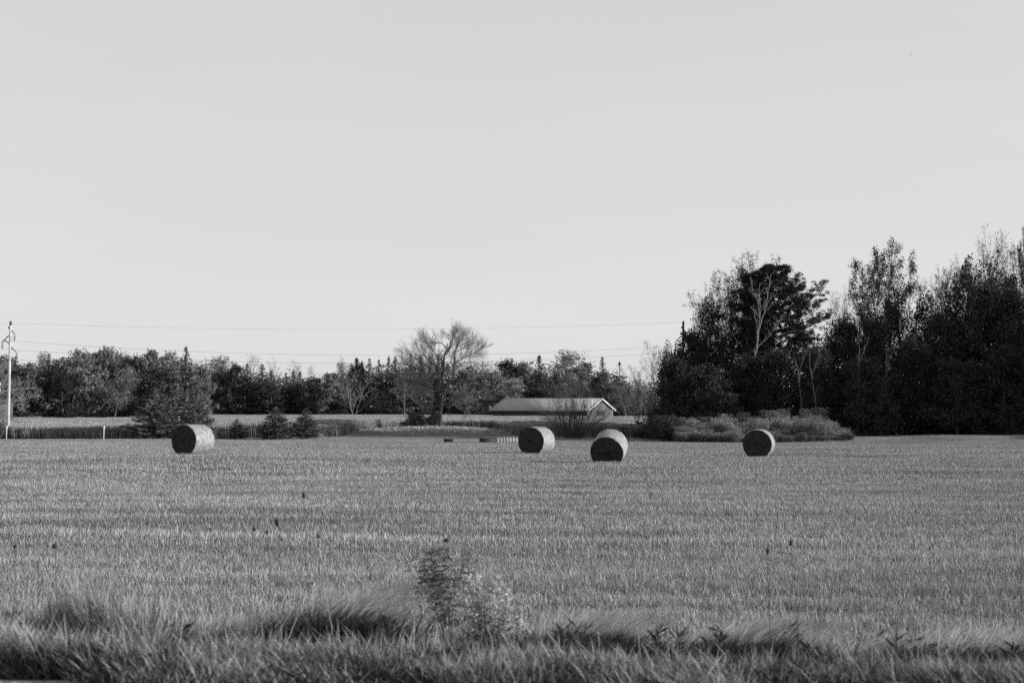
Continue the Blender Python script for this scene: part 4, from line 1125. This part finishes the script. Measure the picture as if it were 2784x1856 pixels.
guided_tree('big bare spreading tree on the leafy mound, centre of the picture', 'bare_tree', (1197, 1158), [
    ([(1197, 1158), (1198, 1120), (1202, 1080), (1203, 1040), (1204, 1000), (1207, 970), (1218, 950)], .16, .07, 8, 2.05),
    ([(1218, 952), (1226, 935), (1232, 915), (1240, 905)], .06, .02, 10, 1.92),
    ([(1218, 952), (1200, 930), (1185, 935), (1168, 935), (1150, 925)], .045, .012, 9, 1.54),
    ([(1232, 960), (1250, 930), (1262, 915)], .04, .012, 8, 1.54),
    ([(1206, 1065), (1222, 1045), (1236, 1034), (1232, 1010), (1237, 985), (1236, 960), (1245, 935), (1255, 910)], .10, .02, 12, 1.92),
    ([(1237, 990), (1255, 975), (1275, 965), (1300, 955), (1312, 945)], .06, .015, 14, 1.92),
    ([(1236, 1034), (1258, 1038), (1280, 1035), (1300, 1030)], .05, .012, 10, 1.41),
    ([(1208, 1070), (1228, 1065), (1248, 1072), (1262, 1076), (1300, 1073), (1330, 1080)], .07, .015, 14, 1.28),
    ([(1201, 1085), (1180, 1060), (1150, 1045), (1110, 1035), (1062, 1020)], .09, .015, 18, 2.18),
    ([(1200, 1070), (1175, 1045), (1150, 1010), (1120, 995), (1085, 985)], .08, .015, 16, 2.05),
    ([(1198, 1105), (1175, 1085), (1150, 1065), (1118, 1062), (1085, 1045)], .07, .012, 14, 1.79),
    ([(1203, 1040), (1190, 1005), (1172, 985), (1150, 962), (1135, 945)], .06, .012, 13, 1.92),
    ([(1204, 1000), (1184, 962), (1164, 935), (1150, 915)], .05, .01, 12, 1.9),
    ([(1234, 1000), (1262, 985), (1290, 985), (1318, 1000)], .04, .01, 12, 1.8),
    ([(1236, 960), (1262, 942), (1288, 928)], .04, .01, 12, 1.9),
    ([(1200, 1030), (1170, 1000), (1130, 975), (1095, 960)], .05, .01, 14, 1.9),
    ([(1200, 1110), (1180, 1100), (1160, 1115), (1140, 1118)], .05, .01, 10, 1.28),
    ([(1202, 1100), (1225, 1095), (1250, 1105), (1275, 1115), (1262, 1135)], .05, .01, 12, 1.15),
    ([(1200, 1095), (1225, 1080), (1260, 1090), (1290, 1100)], .05, .01, 12, 1.28)], 138, CP, 5, bark='bark', twig='twig_lit', depth=2.2, dens=1.5)

def bush(name, label, px, top, w, y, seed, m='twig', bark='bark', leafm='leaf_dark', nl=1500, low=True, fan=1.0):
    rng = np.random.default_rng(seed); x = X(px, y); z = gz(x, y) - .03; h = pt(px, top, y)[2] - z; hw = w / 2 / F_PX * y
    t = thing(name, label, 'shrub', (x, y, z))
    segs = [[] for _ in range(10)]; tips = []
    P = dict(BARE, levels=3, n=[8, 7, 4], start=[.15, .2, .2], ang=[34, 34, 34], ratio=[.5, .5, .5], up=[.25, .35, .4], wob=[.35, .35, .3], seg=[.3, .25, .2], rmin=.008, rr=.6, prof=.4)
    for k in range(44):
        a = rng.uniform(0, 6.283); el = rng.uniform(.0, 1) ** .8
        d = np.array([math.cos(a) * hw * el * 1.25 * fan, math.sin(a) * hw * el, h * (1.05 - .62 * el ** 1.6)]); L = np.linalg.norm(d) * .82
        grow(rng, np.array([math.cos(a), math.sin(a), 0]) * .12 * hw, d / np.linalg.norm(d), L, .026, 0, P, segs, tips)
    s = MB(); s.segs(segs[0], 4); s.build('stems', [M[bark]], t)
    c = MB()
    for l in range(1, 10): c.segs(segs[l], 3)
    if nl: leaves(rng, c, tips, nl, .06, .08, 1)
    c.build('crown', [M[m], M[leafm]], t)
bush('bare_shrub', 'wide fanning bare shrub in front of the barn, between two bales', 1558, 1022, 230, 112.5, 61, nl=0, m='twig_dark')
bush('leafy_shrub', 'low round shrub left of the big bare tree', 1133, 1121, 62, 139, 62, nl=3500)
bush('leafy_shrub', 'small dark shrub at the trunk of the big bare tree', 1180, 1122, 36, 139, 63, nl=2500)

guided_tree('bare tree with pale limbs reaching in at the left edge', 'bare_tree', (-60, 1185), [
    ([(-60, 1185), (-58, 1130), (-52, 1080), (-45, 1030)], 0.216, 0.203, 9, 1.89),
    ([(-52, 1085), (-20, 1075), (10, 1062), (35, 1058), (82, 1054)], 0.095, 0.033, 21, 1.22),
    ([(-56, 1110), (-20, 1100), (15, 1093), (50, 1088), (100, 1074)], 0.081, 0.027, 24, 1.08),
    ([(-48, 1050), (-20, 1030), (5, 1010), (15, 985)], 0.081, 0.027, 21, 1.35),
    ([(-50, 1060), (-10, 1065), (12, 1035), (22, 1000)], 0.068, 0.027, 18, 1.22),
    ([(-56, 1130), (-20, 1118), (10, 1125), (62, 1150)], 0.068, 0.027, 18, 1.08),
    ([(-58, 1150), (-30, 1145), (0, 1150), (22, 1160)], 0.068, 0.022, 21, 0.94),
    ([(20, 1060), (50, 1075), (70, 1100), (62, 1118)], 0.034, 0.018, 15, 0.81)], 121, dict(CP, levels=4, n=[0, 7, 5, 4], rmin=.012), 15, bark='bark_pale', twig='bark_pale', depth=1.2)
bush('leafy_shrub', 'tangled brush at the foot of the left utility pole', -5, 1145, 50, 116, 64, nl=1500, m='twig')

# ================================================================== THE BIG WOOD AT RIGHT
G_W = 'trees of the big wood at right'
NT = {}
for i in (0, 2): NT['dense%d' % i] = clumpy('wood_dense%d' % i, 300 + i, 9, 2.9, 15000, .13, 'leaf_dark', 'bark', .02, 90)
BUSH = dict(BARE, levels=3, n=[34, 9, 7], start=[.10, .12, .15], ang=[58, 44, 42], ratio=[.42, .5, .5], up=[.03, .35, .3], prof=.45, rmin=.008)
for i in (1, 3): NT['dense%d' % i] = deciduous('wood_bushy%d' % i, 305 + i, BUSH, 9, .16, 17000, .11, .22, 'bark', 'leaf_dark')
for i in range(2): NT['airy%d' % i] = deciduous('wood_airy%d' % i, 315 + i, dict(TALL, n=[18, 9, 7, 4], start=[.28, .15, .2, .2], ang=[48, 38, 36, 36], ratio=[.48, .48, .5, .5], rmin=.012), 15, .16, 7500, .070, .12, 'bark', 'leaf_dark', twigm='bark')
for i in range(2): NT['loose%d' % i] = deciduous('wood_loose%d' % i, 310 + i, BUSH, 9, .13, 6500, .10, .18, 'bark', 'leaf_dark')
for i in range(3): NT['leaf%d' % i] = deciduous('wood_leafed%d' % i, 320 + i, dict(TALL), 15, .17, 10000, .080, .14, 'bark', 'leaf_dark', stems=1, twigm='bark')
for i in range(2): NT['bare%d' % i] = deciduous('wood_bare%d' % i, 330 + i, dict(TALL, n=[20, 9, 7, 4], ang=[40, 36, 34, 34], up=[.05, .5, .4, .3], rmin=.011), 14, .15, 1500, .06, .14, 'bark_mid', 'leaf_mid', stems=1)
for i in range(2): NT['fine%d' % i] = deciduous('wood_fine%d' % i, 340 + i, dict(FINE, levels=4, n=[15, 7, 5, 3]), 10, .10, 2600, .05, .12, 'bark_mid', 'leaf_pale')
NT['sap'] = deciduous('wood_sapling', 350, dict(FINE, levels=3, n=[22, 6, 4], ratio=[.22, .5, .5]), 8, .06, 1600, .05, .1, 'bark', 'leaf_mid')
WOOD = [
 # front dark rank
 ('leafy_tree', 'dense0', 'dark dense tree at the left end of the big wood, left of the pole top', 1835, 960, 130, 113),
 ('leafy_tree', 'dense2', 'dark rounded tree hiding the utility pole at the wood edge', 1868, 888, 110, 120),
 ('leafy_tree', 'loose0', 'loose-topped dark tree right of the pole top', 1905, 885, 100, 124),
 ('leafy_tree', 'dense2', 'low black bushy tree at the wood edge above the pale weeds, left part', 1930, 985, 140, 110.5),
 ('leafy_tree', 'dense3', 'dark bushy tree below the white birch', 2030, 950, 140, 112),
 ('leafy_tree', 'dense0', 'dark bushy tree under the big pine', 2120, 935, 150, 113),
 ('leafy_tree', 'dense1', 'dark bushy tree below the right plumes of the pine', 2210, 925, 130, 112),
 ('leafy_tree', 'dense2', 'dark domed tree right of the pine, rising beside the bright gap', 2300, 850, 130, 117),
 ('leafy_tree', 'dense3', 'dark tree with a flat top right of the domed one', 2385, 835, 120, 118),
 ('leafy_tree', 'dense0', 'dark bushy tree in the middle of the wood front', 2350, 960, 150, 110),
 ('leafy_tree', 'dense1', 'dark bushy tree right of the middle of the wood front', 2450, 905, 150, 112),
 ('leafy_tree', 'dense2', 'dark tree under the bare crowns right of centre of the wood', 2550, 850, 140, 115),
 ('leafy_tree', 'dense3', 'black tree behind the grassy swell at right', 2600, 960, 160, 110),
 ('leafy_tree', 'dense0', 'large dark leafy tree near the right edge', 2690, 740, 200, 116),
 ('leafy_tree', 'dense1', 'dark leafy tree cut by the right edge of the picture', 2785, 760, 190, 113),
 ('leafy_tree', 'dense2', 'low dark tree in the lower right corner of the wood', 2730, 930, 170, 109),
 ('leafy_tree', 'loose1', 'thin dark tree between the bare crowns and the big right tree', 2600, 790, 130, 119),
 # tall ones behind
 ('leafy_tree', 'airy0', 'tall thin-leafed tree left of the pine, leftmost of its pair', 1962, 690, 270, 121),
 ('leafy_tree', 'airy1', 'tallest thin-leafed tree behind the pine top', 2040, 676, 220, 123),
 ('leafy_tree', 'loose0', 'half-bare tree leaning over the gap left of the pine', 1925, 800, 110, 122),
 ('leafy_tree', 'leaf2', 'tall leafed tree right of the pine, left crown of the pair', 2392, 668, 170, 122),
 ('leafy_tree', 'leaf0', 'tall leafed tree right of the pine, taller right crown of the pair', 2470, 632, 190, 124),
 ('bare_tree', 'bare0', 'pale bare tree low between the domed tree and the leafed pair', 2310, 770, 130, 127),
 ('bare_tree', 'bare1', 'bare tree left beside the leafed pair', 2350, 730, 130, 128),
 ('bare_tree', 'bare1', 'fine bare tree right of the leafed pair', 2562, 672, 150, 125),
 ('bare_tree', 'bare0', 'highest bare crown near the right edge', 2660, 608, 200, 124),
 ('bare_tree', 'bare1', 'second bare crown right of the highest one', 2715, 650, 120, 126),
 ('leafy_tree', 'leaf1', 'tall leafy tree below the highest bare crown', 2640, 700, 150, 121),
 ('leafy_tree', 'leaf2', 'tall ragged dark tree rising at the right edge', 2798, 610, 90, 118),
 ('leafy_tree', 'loose1', 'loose dark tree filling between the pine plumes and the domed tree', 2255, 868, 90, 119),
 ('leafy_tree', 'loose0', 'dark tree under the left crown of the leafed pair', 2425, 800, 120, 120.5),
 ('leafy_tree', 'loose1', 'dark tree under the taller right crown of the leafed pair', 2508, 775, 130, 121.5),
 ('leafy_tree', 'leaf1', 'leafed tree between the leafed pair and the bare crowns', 2575, 725, 140, 121),
 ('leafy_tree', 'loose0', 'loose leafy tree just left of the highest bare crown', 2625, 690, 140, 122.5),
 ('leafy_tree', 'loose1', 'loose leafy crown between the highest bare crown and the right edge', 2735, 680, 150, 120),
 ('leafy_tree', 'loose1', 'dark half-open tree left of the pine, under the thin-leafed pair', 1985, 880, 150, 119.5),
 ('leafy_tree', 'airy1', 'thin feathery tree at the left shoulder of the pine group', 1938, 765, 190, 120.5),
 ('leafy_tree', 'airy0', 'upright thin-leafed tree between the feathery tree and the pine', 1990, 688, 210, 122),
 # left light fringe
 ('bare_tree', 'fine0', 'pale fine-twigged tree on the left fringe of the big wood', 1782, 922, 96, 135),
 ('leafy_tree', 'loose1', 'thinly leafed tree between the pale fringe tree and the pole', 1815, 915, 70, 128),
 ('bare_tree', 'fine1', 'lower pale twiggy tree left of the fringe tree', 1748, 985, 70, 140),
 ('sapling', 'sap', 'slim dark sapling left of the wood, left one of two', 1733, 1000, 46, 120),
 ('sapling', 'sap', 'slim dark sapling left of the wood, right one of two', 1757, 1010, 48, 118.5),
]
for k, (nm, key, lab, px, top, w, y) in enumerate(WOOD):
    plant(nm, NT[key], lab, 'tree', px, top, w * 1.1, y, G_W)
# the wood goes on beyond the right edge of the picture and behind: it shades what is seen
rg = random.Random(8); names = ['dense0', 'dense1', 'dense2', 'dense3', 'leaf0', 'leaf1']
for k in range(26):
    px = 2870 + k * 62 + rg.uniform(-20, 20); y = 107 + rg.uniform(-2, 12) - k * .25
    plant('leafy_tree', NT[names[k % 6]], 'tree of the big wood standing outside the picture to the right', 'tree', px, rg.uniform(640, 800), 190, y, 'trees of the wood outside the picture')

def white_pine():
    y = 117.5; rng = np.random.default_rng(404); o = pt(2105, 1180, y); o[2] = gz(o[0], y) - .05
    t = thing('pine_tree', 'big dark white pine with upswept plumes in the wood', 'tree', o, 0, G_W)
    tr = MB(); top = pt(2098, 728, y) - o
    s = np.linspace(0, 1, 14); F = np.c_[top[0] * s + .15 * np.sin(s * 5), np.zeros(14), top[2] * s]; tr.tube(F, .26 - .22 * s, 9)
    cl = []; S = []
    def limb(a, b, lift, n, dy=0.0, cr=.42, first=.35):
        A = pt(*a, y) - o; B = pt(*b, y) - o; B[1] += dy
        q = np.linspace(0, 1, 12)[:, None]; P = A + (B - A) * q; P[:, 2] -= lift * np.sin(q[:, 0] * math.pi)
        P[1:] += rng.normal(0, .03, P[1:].shape); tr.tube(P, np.linspace(.07, .015, 12), 6)
        for k in range(n):
            f = first + (1 - first) * rng.uniform() ** .7; i = min(int(f * 11), 10)
            c = P[i] + (P[i + 1] - P[i]) * rng.uniform() + rng.normal(0, 1, 3) * [.22, .45, .12] + [0, 0, rng.uniform(0, .3)]
            cl.append((*c, cr * rng.uniform(.6, 1.1)))
    # right side plumes, outline read off the photograph
    limb((2110, 800), (2172, 750), .25, 16); limb((2115, 840), (2190, 775), .25, 18, .5); limb((2118, 880), (2238, 770), .45, 26, -.3)
    limb((2118, 890), (2248, 806), .4, 26, .4); limb((2120, 915), (2258, 848), .35, 30, -.5); limb((2118, 850), (2212, 790), .3, 18, .8)
    limb((2120, 930), (2225, 900), .2, 16, 1.0); limb((2120, 945), (2200, 925), .1, 14, -1)
    # left side plumes
    limb((2095, 790), (2018, 752), .2, 20); limb((2095, 830), (1998, 800), .2, 22, .5); limb((2098, 860), (1985, 833), .15, 24, -.4)
    limb((2100, 905), (1952, 860), .25, 30, .2, first=.25); limb((2100, 925), (2010, 905), .1, 16, .8); limb((2100, 950), (2030, 945), .1, 14, -.6)
    # body of the crown
    for k in range(1650):
        row = rng.uniform(724, 1010); v = rng.uniform(-1, 1)
        hl = np.interp(row, [724, 742, 790, 880, 1010], [12, 55, 80, 70, 80]) + 12 * math.sin(row * .16); hr = np.interp(row, [724, 742, 780, 850, 930, 1010], [22, 50, 68, 100, 120, 110]) + 14 * math.sin(row * .13 + 1)
        px = 2094 + v * (hr if v > 0 else hl)
        c = pt(px, row, y) - o; c[1] += rng.normal(0, 1.4); cl.append((*c, rng.uniform(.24, .40)))
    for k in range(120):
        row = rng.uniform(900, 1000); px = 2100 + rng.uniform(-90, 100); c = pt(px, row, y) - o; c[1] += rng.normal(0, 1.2); cl.append((*c, rng.uniform(.25, .45)))
    cl = np.array(cl); m = len(cl); per = 42; n = m * per
    C = np.repeat(cl[:, :3], per, 0); rr = np.repeat(cl[:, 3], per)[:, None]
    d = rdir(rng, n); d[:, 2] = d[:, 2] * .7 + .35; d /= np.linalg.norm(d, axis=1)[:, None]
    b = C + rdir(rng, n) * rr * .55 * [1, 1, .6]; e = b + d * rr * rng.uniform(.35, .8, n)[:, None]; w = np.cross(d, rdir(rng, n)); w /= np.linalg.norm(w, axis=1)[:, None] + 1e-6
    cr = MB(); cr.tris(b - w * .028, b + w * .028, e)
    for k in range(m):
        S.append((*(cl[k, :3] - [rng.normal(0, .15), rng.normal(0, .15), .3]), *cl[k, :3], .012, .005))
    cr.segs(S, 3, 1)
    tr.build('trunk', [M['bark']], t); cr.build('crown', [M['pine_needle'], M['bark']], t)
white_pine()

BP = dict(BARE, levels=3, n=[0, 5, 4], start=[.2, .2, .2], ang=[40, 34, 32], ratio=[.6, .5, .5], up=[.1, .4, .4], rmin=.006, rr=.5, wob=[.2, .25, .3], seg=[.5, .35, .25])
guided_tree('white-stemmed bare birch in front of the dark pine', 'birch_tree', (2050, 1185), [
    ([(2050, 1185), (2048, 1100), (2046, 1010), (2058, 945), (2062, 900)], .075, .045, 3, 1.0),
    ([(2062, 900), (2078, 850), (2086, 820), (2092, 775), (2098, 742)], .045, .012, 9, 1.0),
    ([(2062, 900), (2068, 850), (2064, 810), (2066, 770)], .04, .012, 7, .8),
    ([(2064, 860), (2062, 820), (2048, 790), (2044, 760)], .03, .01, 7, .7),
    ([(2060, 905), (2052, 860), (2044, 830)], .025, .008, 6, .6),
    ([(2058, 945), (2080, 925), (2100, 900), (2110, 892)], .03, .01, 6, .8),
    ([(2086, 822), (2098, 808), (2112, 802)], .02, .008, 5, .5)], 112.6, BP, 91, bark='birch', twig='bark_pale', depth=.6, group=G_W)
for i, (lab, pts, r) in enumerate((('thin pale leaning trunk at the edge of the wood under the pine', [(2225, 1170), (2218, 1090), (2205, 1020), (2200, 960)], .06),
                       ('thin straight pale trunk in the dark wood right of the pine', [(2332, 1160), (2332, 1060), (2334, 990), (2336, 920)], .05),
                       ('slender forked grey trunk left of the thin straight one', [(2180, 1160), (2178, 1080), (2170, 1010), (2165, 985)], .05),
                       ('slender grey trunk in the darkest part of the wood', [(2410, 1165), (2408, 1080), (2409, 1000), (2412, 930)], .045))):
    guided_tree(lab, 'bare_tree', pts[0], [(pts, r, .02, 8, .8), ([pts[2], (pts[2][0] + 18, pts[2][1] - 40), (pts[2][0] + 30, pts[2][1] - 75)], .03, .01, 6, .6)],
                108.9 + i * .2, BP, 95 + i, bark='bark_mid', twig='bark_mid', depth=.4, group=G_W)

bush('dark_shrub', 'tall dark shrub at the left end of the dry weed bank', 1812, 1128, 120, 102.5, 71, nl=5000, m='bark')
def undergrowth():
    """dark brush between the trunks of the wood"""
    rng = np.random.default_rng(88); C = []
    for px in np.arange(1740, 3300, 8.0):
        top = np.interp(px, [1740, 1800, 1850, 2000, 2784], [1150, 1110, 1040, 1010, 1000])
        for k in range(4):
            y = (112 if px > 1830 else 118) + rng.uniform(0, 12); zt = pt(px, top + rng.uniform(-10, 60), y)[2]; n = 60
            C.append(np.c_[X(px, y) + rng.normal(0, .4, n), y + rng.normal(0, .6, n), rng.uniform(0, 1, n) * zt])
    C = np.vstack(C); n = len(C); u = rdir(rng, n); w = np.cross(u, rdir(rng, n)); w /= np.linalg.norm(w, axis=1)[:, None] + 1e-6; s = rng.uniform(.08, .22, n)[:, None]
    mb = MB(); mb.quads(C, u * s, w * s * .6); o = mb.build('undergrowth', [M['leaf_dark']])
    tag(o, 'black undergrowth filling the big wood at right', 'undergrowth', kind='stuff')
undergrowth()

def weed_bank():
    """tall dry goldenrod before the wood"""
    rng = np.random.default_rng(66); src = []
    for i in range(5):
        mb = MB(); blades(rng, mb, 150, .45, .75, 1.35, .010, .22, (0, 0), 0, 3)
        n = 420; a = np.c_[rng.uniform(-.45, .45, (n, 2)), rng.uniform(.85, 1.42, n)]; u = rdir(rng, n) * .03 + np.array([.01, 0, .03]); mb.quads(a, u, np.cross(u, rdir(rng, n)) * .6, 1)
        n = 500; a = np.c_[rng.uniform(-.45, .45, (n, 2)), rng.uniform(.1, 1.1, n)]; u = rdir(rng, n) * .05; mb.quads(a, u, np.cross(u, rdir(rng, n)) * .25, 2)
        src.append(mb.mesh('weed_clump_%d' % i, [M['weed_stem'], M['weed_top'], M['weed_leaf']]))
    n = 560; px = rng.uniform(1835, 2300, n); y = rng.uniform(100.3, 106.5, n); x = X(px, y)
    lump = .88 + .16 * np.sin(px * .045 + 1) + .12 * np.sin(px * .11) + .14 * np.sin(px * .021) + rng.normal(0, .30, n)
    lump *= np.where(rng.uniform(size=n) < .1, 1.35, 1)
    h = np.interp(px, [1790, 1850, 1990, 2060, 2120, 2200, 2250, 2300], [.5, .72, .85, .98, .80, .92, .6, .28]) * lump * np.interp(y, [100.3, 102, 106.5], [.45, .9, 1.15])
    kk = noise2(px, y, 12, 40, 3, 3) > -.45; px, y, x, h = px[kk], y[kk], x[kk], h[kk]; n = len(x)
    scatter('dry_weeds', np.c_[x, y, ground_z(x, y) - .02], np.c_[np.full(n, 1.), np.full(n, 1.), np.clip(h, .2, 1.6)], np.c_[np.zeros((n, 2)), rng.uniform(0, 6.28, n)], rng.integers(0, 5, n), src,
            'bank of tall dry weeds with pale fluffy tops before the dark wood', 'weeds')
M['weed_stem'] = mat('dry_weed_stem', .16, isl=.5, trans=.2)
M['weed_top'] = mat('dry_weed_fluff', .29, isl=.5, trans=.3)
M['weed_leaf'] = mat('dry_weed_leaf', .07, isl=.6, trans=.2)
weed_bank()

def fluffy_bush(label, px, top, w, y, seed, m):
    rng = np.random.default_rng(seed); x = X(px, y); z = gz(x, y) - .02; h = pt(px, top, y)[2] - z; hw = w / 2 / F_PX * y
    t = thing('weed_clump', label, 'weeds', (x, y, z), 0, 'separate clumps before the dry weed bank')
    st = MB(); n = 120; a = rng.uniform(0, 6.28, n); e = np.c_[np.cos(a), np.sin(a), np.ones(n)] * np.c_[rng.uniform(0, hw, (n, 1)).repeat(2, 1), rng.uniform(.6, 1, n) * h]
    st.segs(np.c_[e * [.3, .3, 0], e, np.full(n, .006), np.full(n, .003)], 3); st.build('stems', [M['weed_stem']], t)
    lf = MB(); k = 26; C = np.repeat(e, k, 0) * np.r_[1, 1, 1] * rng.uniform(.45, 1.05, (n * k, 1)) + rng.normal(0, .06, (n * k, 3)); C[:, 2] = np.maximum(C[:, 2], .03)
    u = rdir(rng, n * k) * .035; lf.quads(C, u, np.cross(u, rdir(rng, n * k)) * .6); lf.build('leaves', [M[m]], t)
fluffy_bush('low pale fluffy clump just left of the rightmost bale', 1998, 1166, 62, 99.5, 1, 'weed_top')
fluffy_bush('low grey clump at the right end of the weed bank', 2300, 1180, 50, 100.5, 2, 'weed_leaf')
fluffy_bush('rounded upright grass clump near the right end of the weed bank', 2205, 1132, 100, 101, 3, 'weed_stem')
fluffy_bush('low pale clump at the left end of the weed bank', 1900, 1180, 60, 99.8, 4, 'weed_leaf')

def far_pole():
    y = 312; x = X(1523, y); p = pt(1523, 1005, y); t = thing('utility_pole', 'small pale pole with a crossarm among the trees above the barn', 'utility pole', (x, y, 0))
    mb = MB(); mb.tube([[0, 0, 0], [0, 0, p[2]]], [.14, .10], 8); mb.build('pole', [M['bark_pale']], t)
    mb = MB(); mb.box((0, -.1, p[2] - .4), (1.9, .12, .14)); mb.build('crossarm', [M['bark_pale']], t)
far_pole()

def nest():
    y = 113.5; p = pt(2713, 683, y); rng = np.random.default_rng(9); n = 500; mb = MB()
    d = rdir(rng, n); c = d * .12 * rng.uniform(.6, 1, n)[:, None]; u = np.cross(d, rdir(rng, n)); u /= np.linalg.norm(u, axis=1)[:, None]
    mb.quads(c, u * .07, np.cross(u, d) * .012); ph = np.linspace(0, math.pi, 8); mb.tube(np.c_[np.zeros(8), np.zeros(8), -np.cos(ph) * .09], np.sin(ph) * .10 + .001, 10)
    o = mb.build('nest', [M['bark']], loc=p); tag(o, 'small dark nest high in the bare crowns near the right edge', 'nest')
nest()

def airplane():
    y = 3400.0; p = pt(2478, 148, y); t = thing('airplane', 'tiny white aircraft high in the sky at right', 'airplane', p, R(12))
    mb = MB(); s = np.linspace(-1, 1, 12); mb.tube(np.c_[s * 4.6, np.zeros(12), np.zeros(12)], .62 * (1 - np.abs(s) ** 3) + .05, 10); mb.build('fuselage', [M['plane']], t, True)
    mb = MB(); mb.box((.6, 0, .5), (1.6, 10.5, .16)); mb.build('wing', [M['plane']], t)
    mb = MB(); mb.box((-4.1, 0, .2), (.9, 3.4, .1)); mb.box((-4.2, 0, .9), (1.1, .12, 1.6)); mb.build('tail', [M['plane']], t)
airplane()

# ================================================================== LIGHT, SKY, CAMERA
w = D.worlds.new('World'); SC.world = w; w.use_nodes = True
N, L = w.node_tree.nodes, w.node_tree.links; N.clear()
out = N.new('ShaderNodeOutputWorld'); bg = N.new('ShaderNodeBackground'); sky = N.new('ShaderNodeTexSky')
sky.sky_type = 'NISHITA'; sky.sun_disc = False; sky.sun_elevation = SUN_EL
sky.sun_rotation = math.pi / 2 - SUN_AZ; sky.air_density = 1.0; sky.dust_density = 1.0; sky.ozone_density = 1.0
def mth(op, a, b=None, c=None):
    n = N.new('ShaderNodeMath'); n.operation = op
    for i, q in enumerate((a, b, c)):
        if q is None: continue
        if isinstance(q, (int, float)): n.inputs[i].default_value = q
        else: L.new(q, n.inputs[i])
    return n.outputs[0]
# seen through an orange filter as black-and-white film would: red weighs most
sep = N.new('ShaderNodeSeparateColor'); L.new(sky.outputs[0], sep.inputs[0])
lum = mth('ADD', mth('ADD', mth('MULTIPLY', sep.outputs[0], .55), mth('MULTIPLY', sep.outputs[1], .35)), mth('MULTIPLY', sep.outputs[2], .10))
lum = mth('POWER', lum, SKY_POW := .16)
tc = N.new('ShaderNodeTexCoord')
mp = N.new('ShaderNodeMapping'); mp.inputs['Scale'].default_value = (1.2, 1.2, 9); mp.inputs['Rotation'].default_value = (0, .05, .3); L.new(tc.outputs['Generated'], mp.inputs[0])
cn = N.new('ShaderNodeTexNoise'); cn.inputs['Scale'].default_value = 1.6; cn.inputs['Detail'].default_value = 5; L.new(mp.outputs[0], cn.inputs[0])
cl = N.new('ShaderNodeMapRange'); L.new(cn.outputs['Fac'], cl.inputs[0]); cl.inputs[1].default_value = .35; cl.inputs[2].default_value = .75; cl.inputs[3].default_value = .985; cl.inputs[4].default_value = 1.03
# darker towards the zenith: dimming added above the seen band to deepen shade
sz = N.new('ShaderNodeSeparateXYZ'); L.new(tc.outputs['Generated'], sz.inputs[0])
zr = N.new('ShaderNodeMapRange'); L.new(sz.outputs[2], zr.inputs[0]); zr.interpolation_type = 'SMOOTHSTEP'
zr.inputs[1].default_value = .22; zr.inputs[2].default_value = .75; zr.inputs[3].default_value = 1.0; zr.inputs[4].default_value = .30
lum = mth('MULTIPLY', mth('MULTIPLY', lum, cl.outputs[0]), zr.outputs[0])
cc = N.new('ShaderNodeCombineColor'); [L.new(lum, cc.inputs[i]) for i in range(3)]
L.new(cc.outputs[0], bg.inputs[0]); bg.inputs[1].default_value = .59
L.new(bg.outputs[0], out.inputs[0])

sl = D.lights.new('sun', 'SUN'); sl.energy = 5.0; sl.angle = R(.5); sl.color = (1, 1, 1)
so = D.objects.new('sun', sl); COL.objects.link(so); so.location = (60, 40, 60)
so.rotation_euler = Vector(SUN_DIR).to_track_quat('Z', 'Y').to_euler()

cam = D.cameras.new('camera'); co = D.objects.new('camera', cam); COL.objects.link(co); SC.camera = co
cam.sensor_width = 36; cam.lens = F_PX * 36 / W_PX; cam.clip_end = 8000; cam.clip_start = .1
co.location = (0, 0, EYE); co.rotation_euler = (math.pi / 2 + PITCH, 0, 0)
cam.dof.use_dof = True; cam.dof.focus_distance = 33; cam.dof.aperture_fstop = 2.0

SC.view_settings.view_transform = 'Standard'; SC.view_settings.look = 'None'
SC.view_settings.exposure = 0.0; SC.view_settings.gamma = 1
SC.render.engine = 'CYCLES'
c = SC.cycles; c.max_bounces = 4; c.diffuse_bounces = 3; c.glossy_bounces = 1; c.transmission_bounces = 3; c.transparent_max_bounces = 4
c.use_denoising = False; c.use_adaptive_sampling = False
c.pixel_filter_type = 'BLACKMAN_HARRIS'; c.filter_width = 1.3
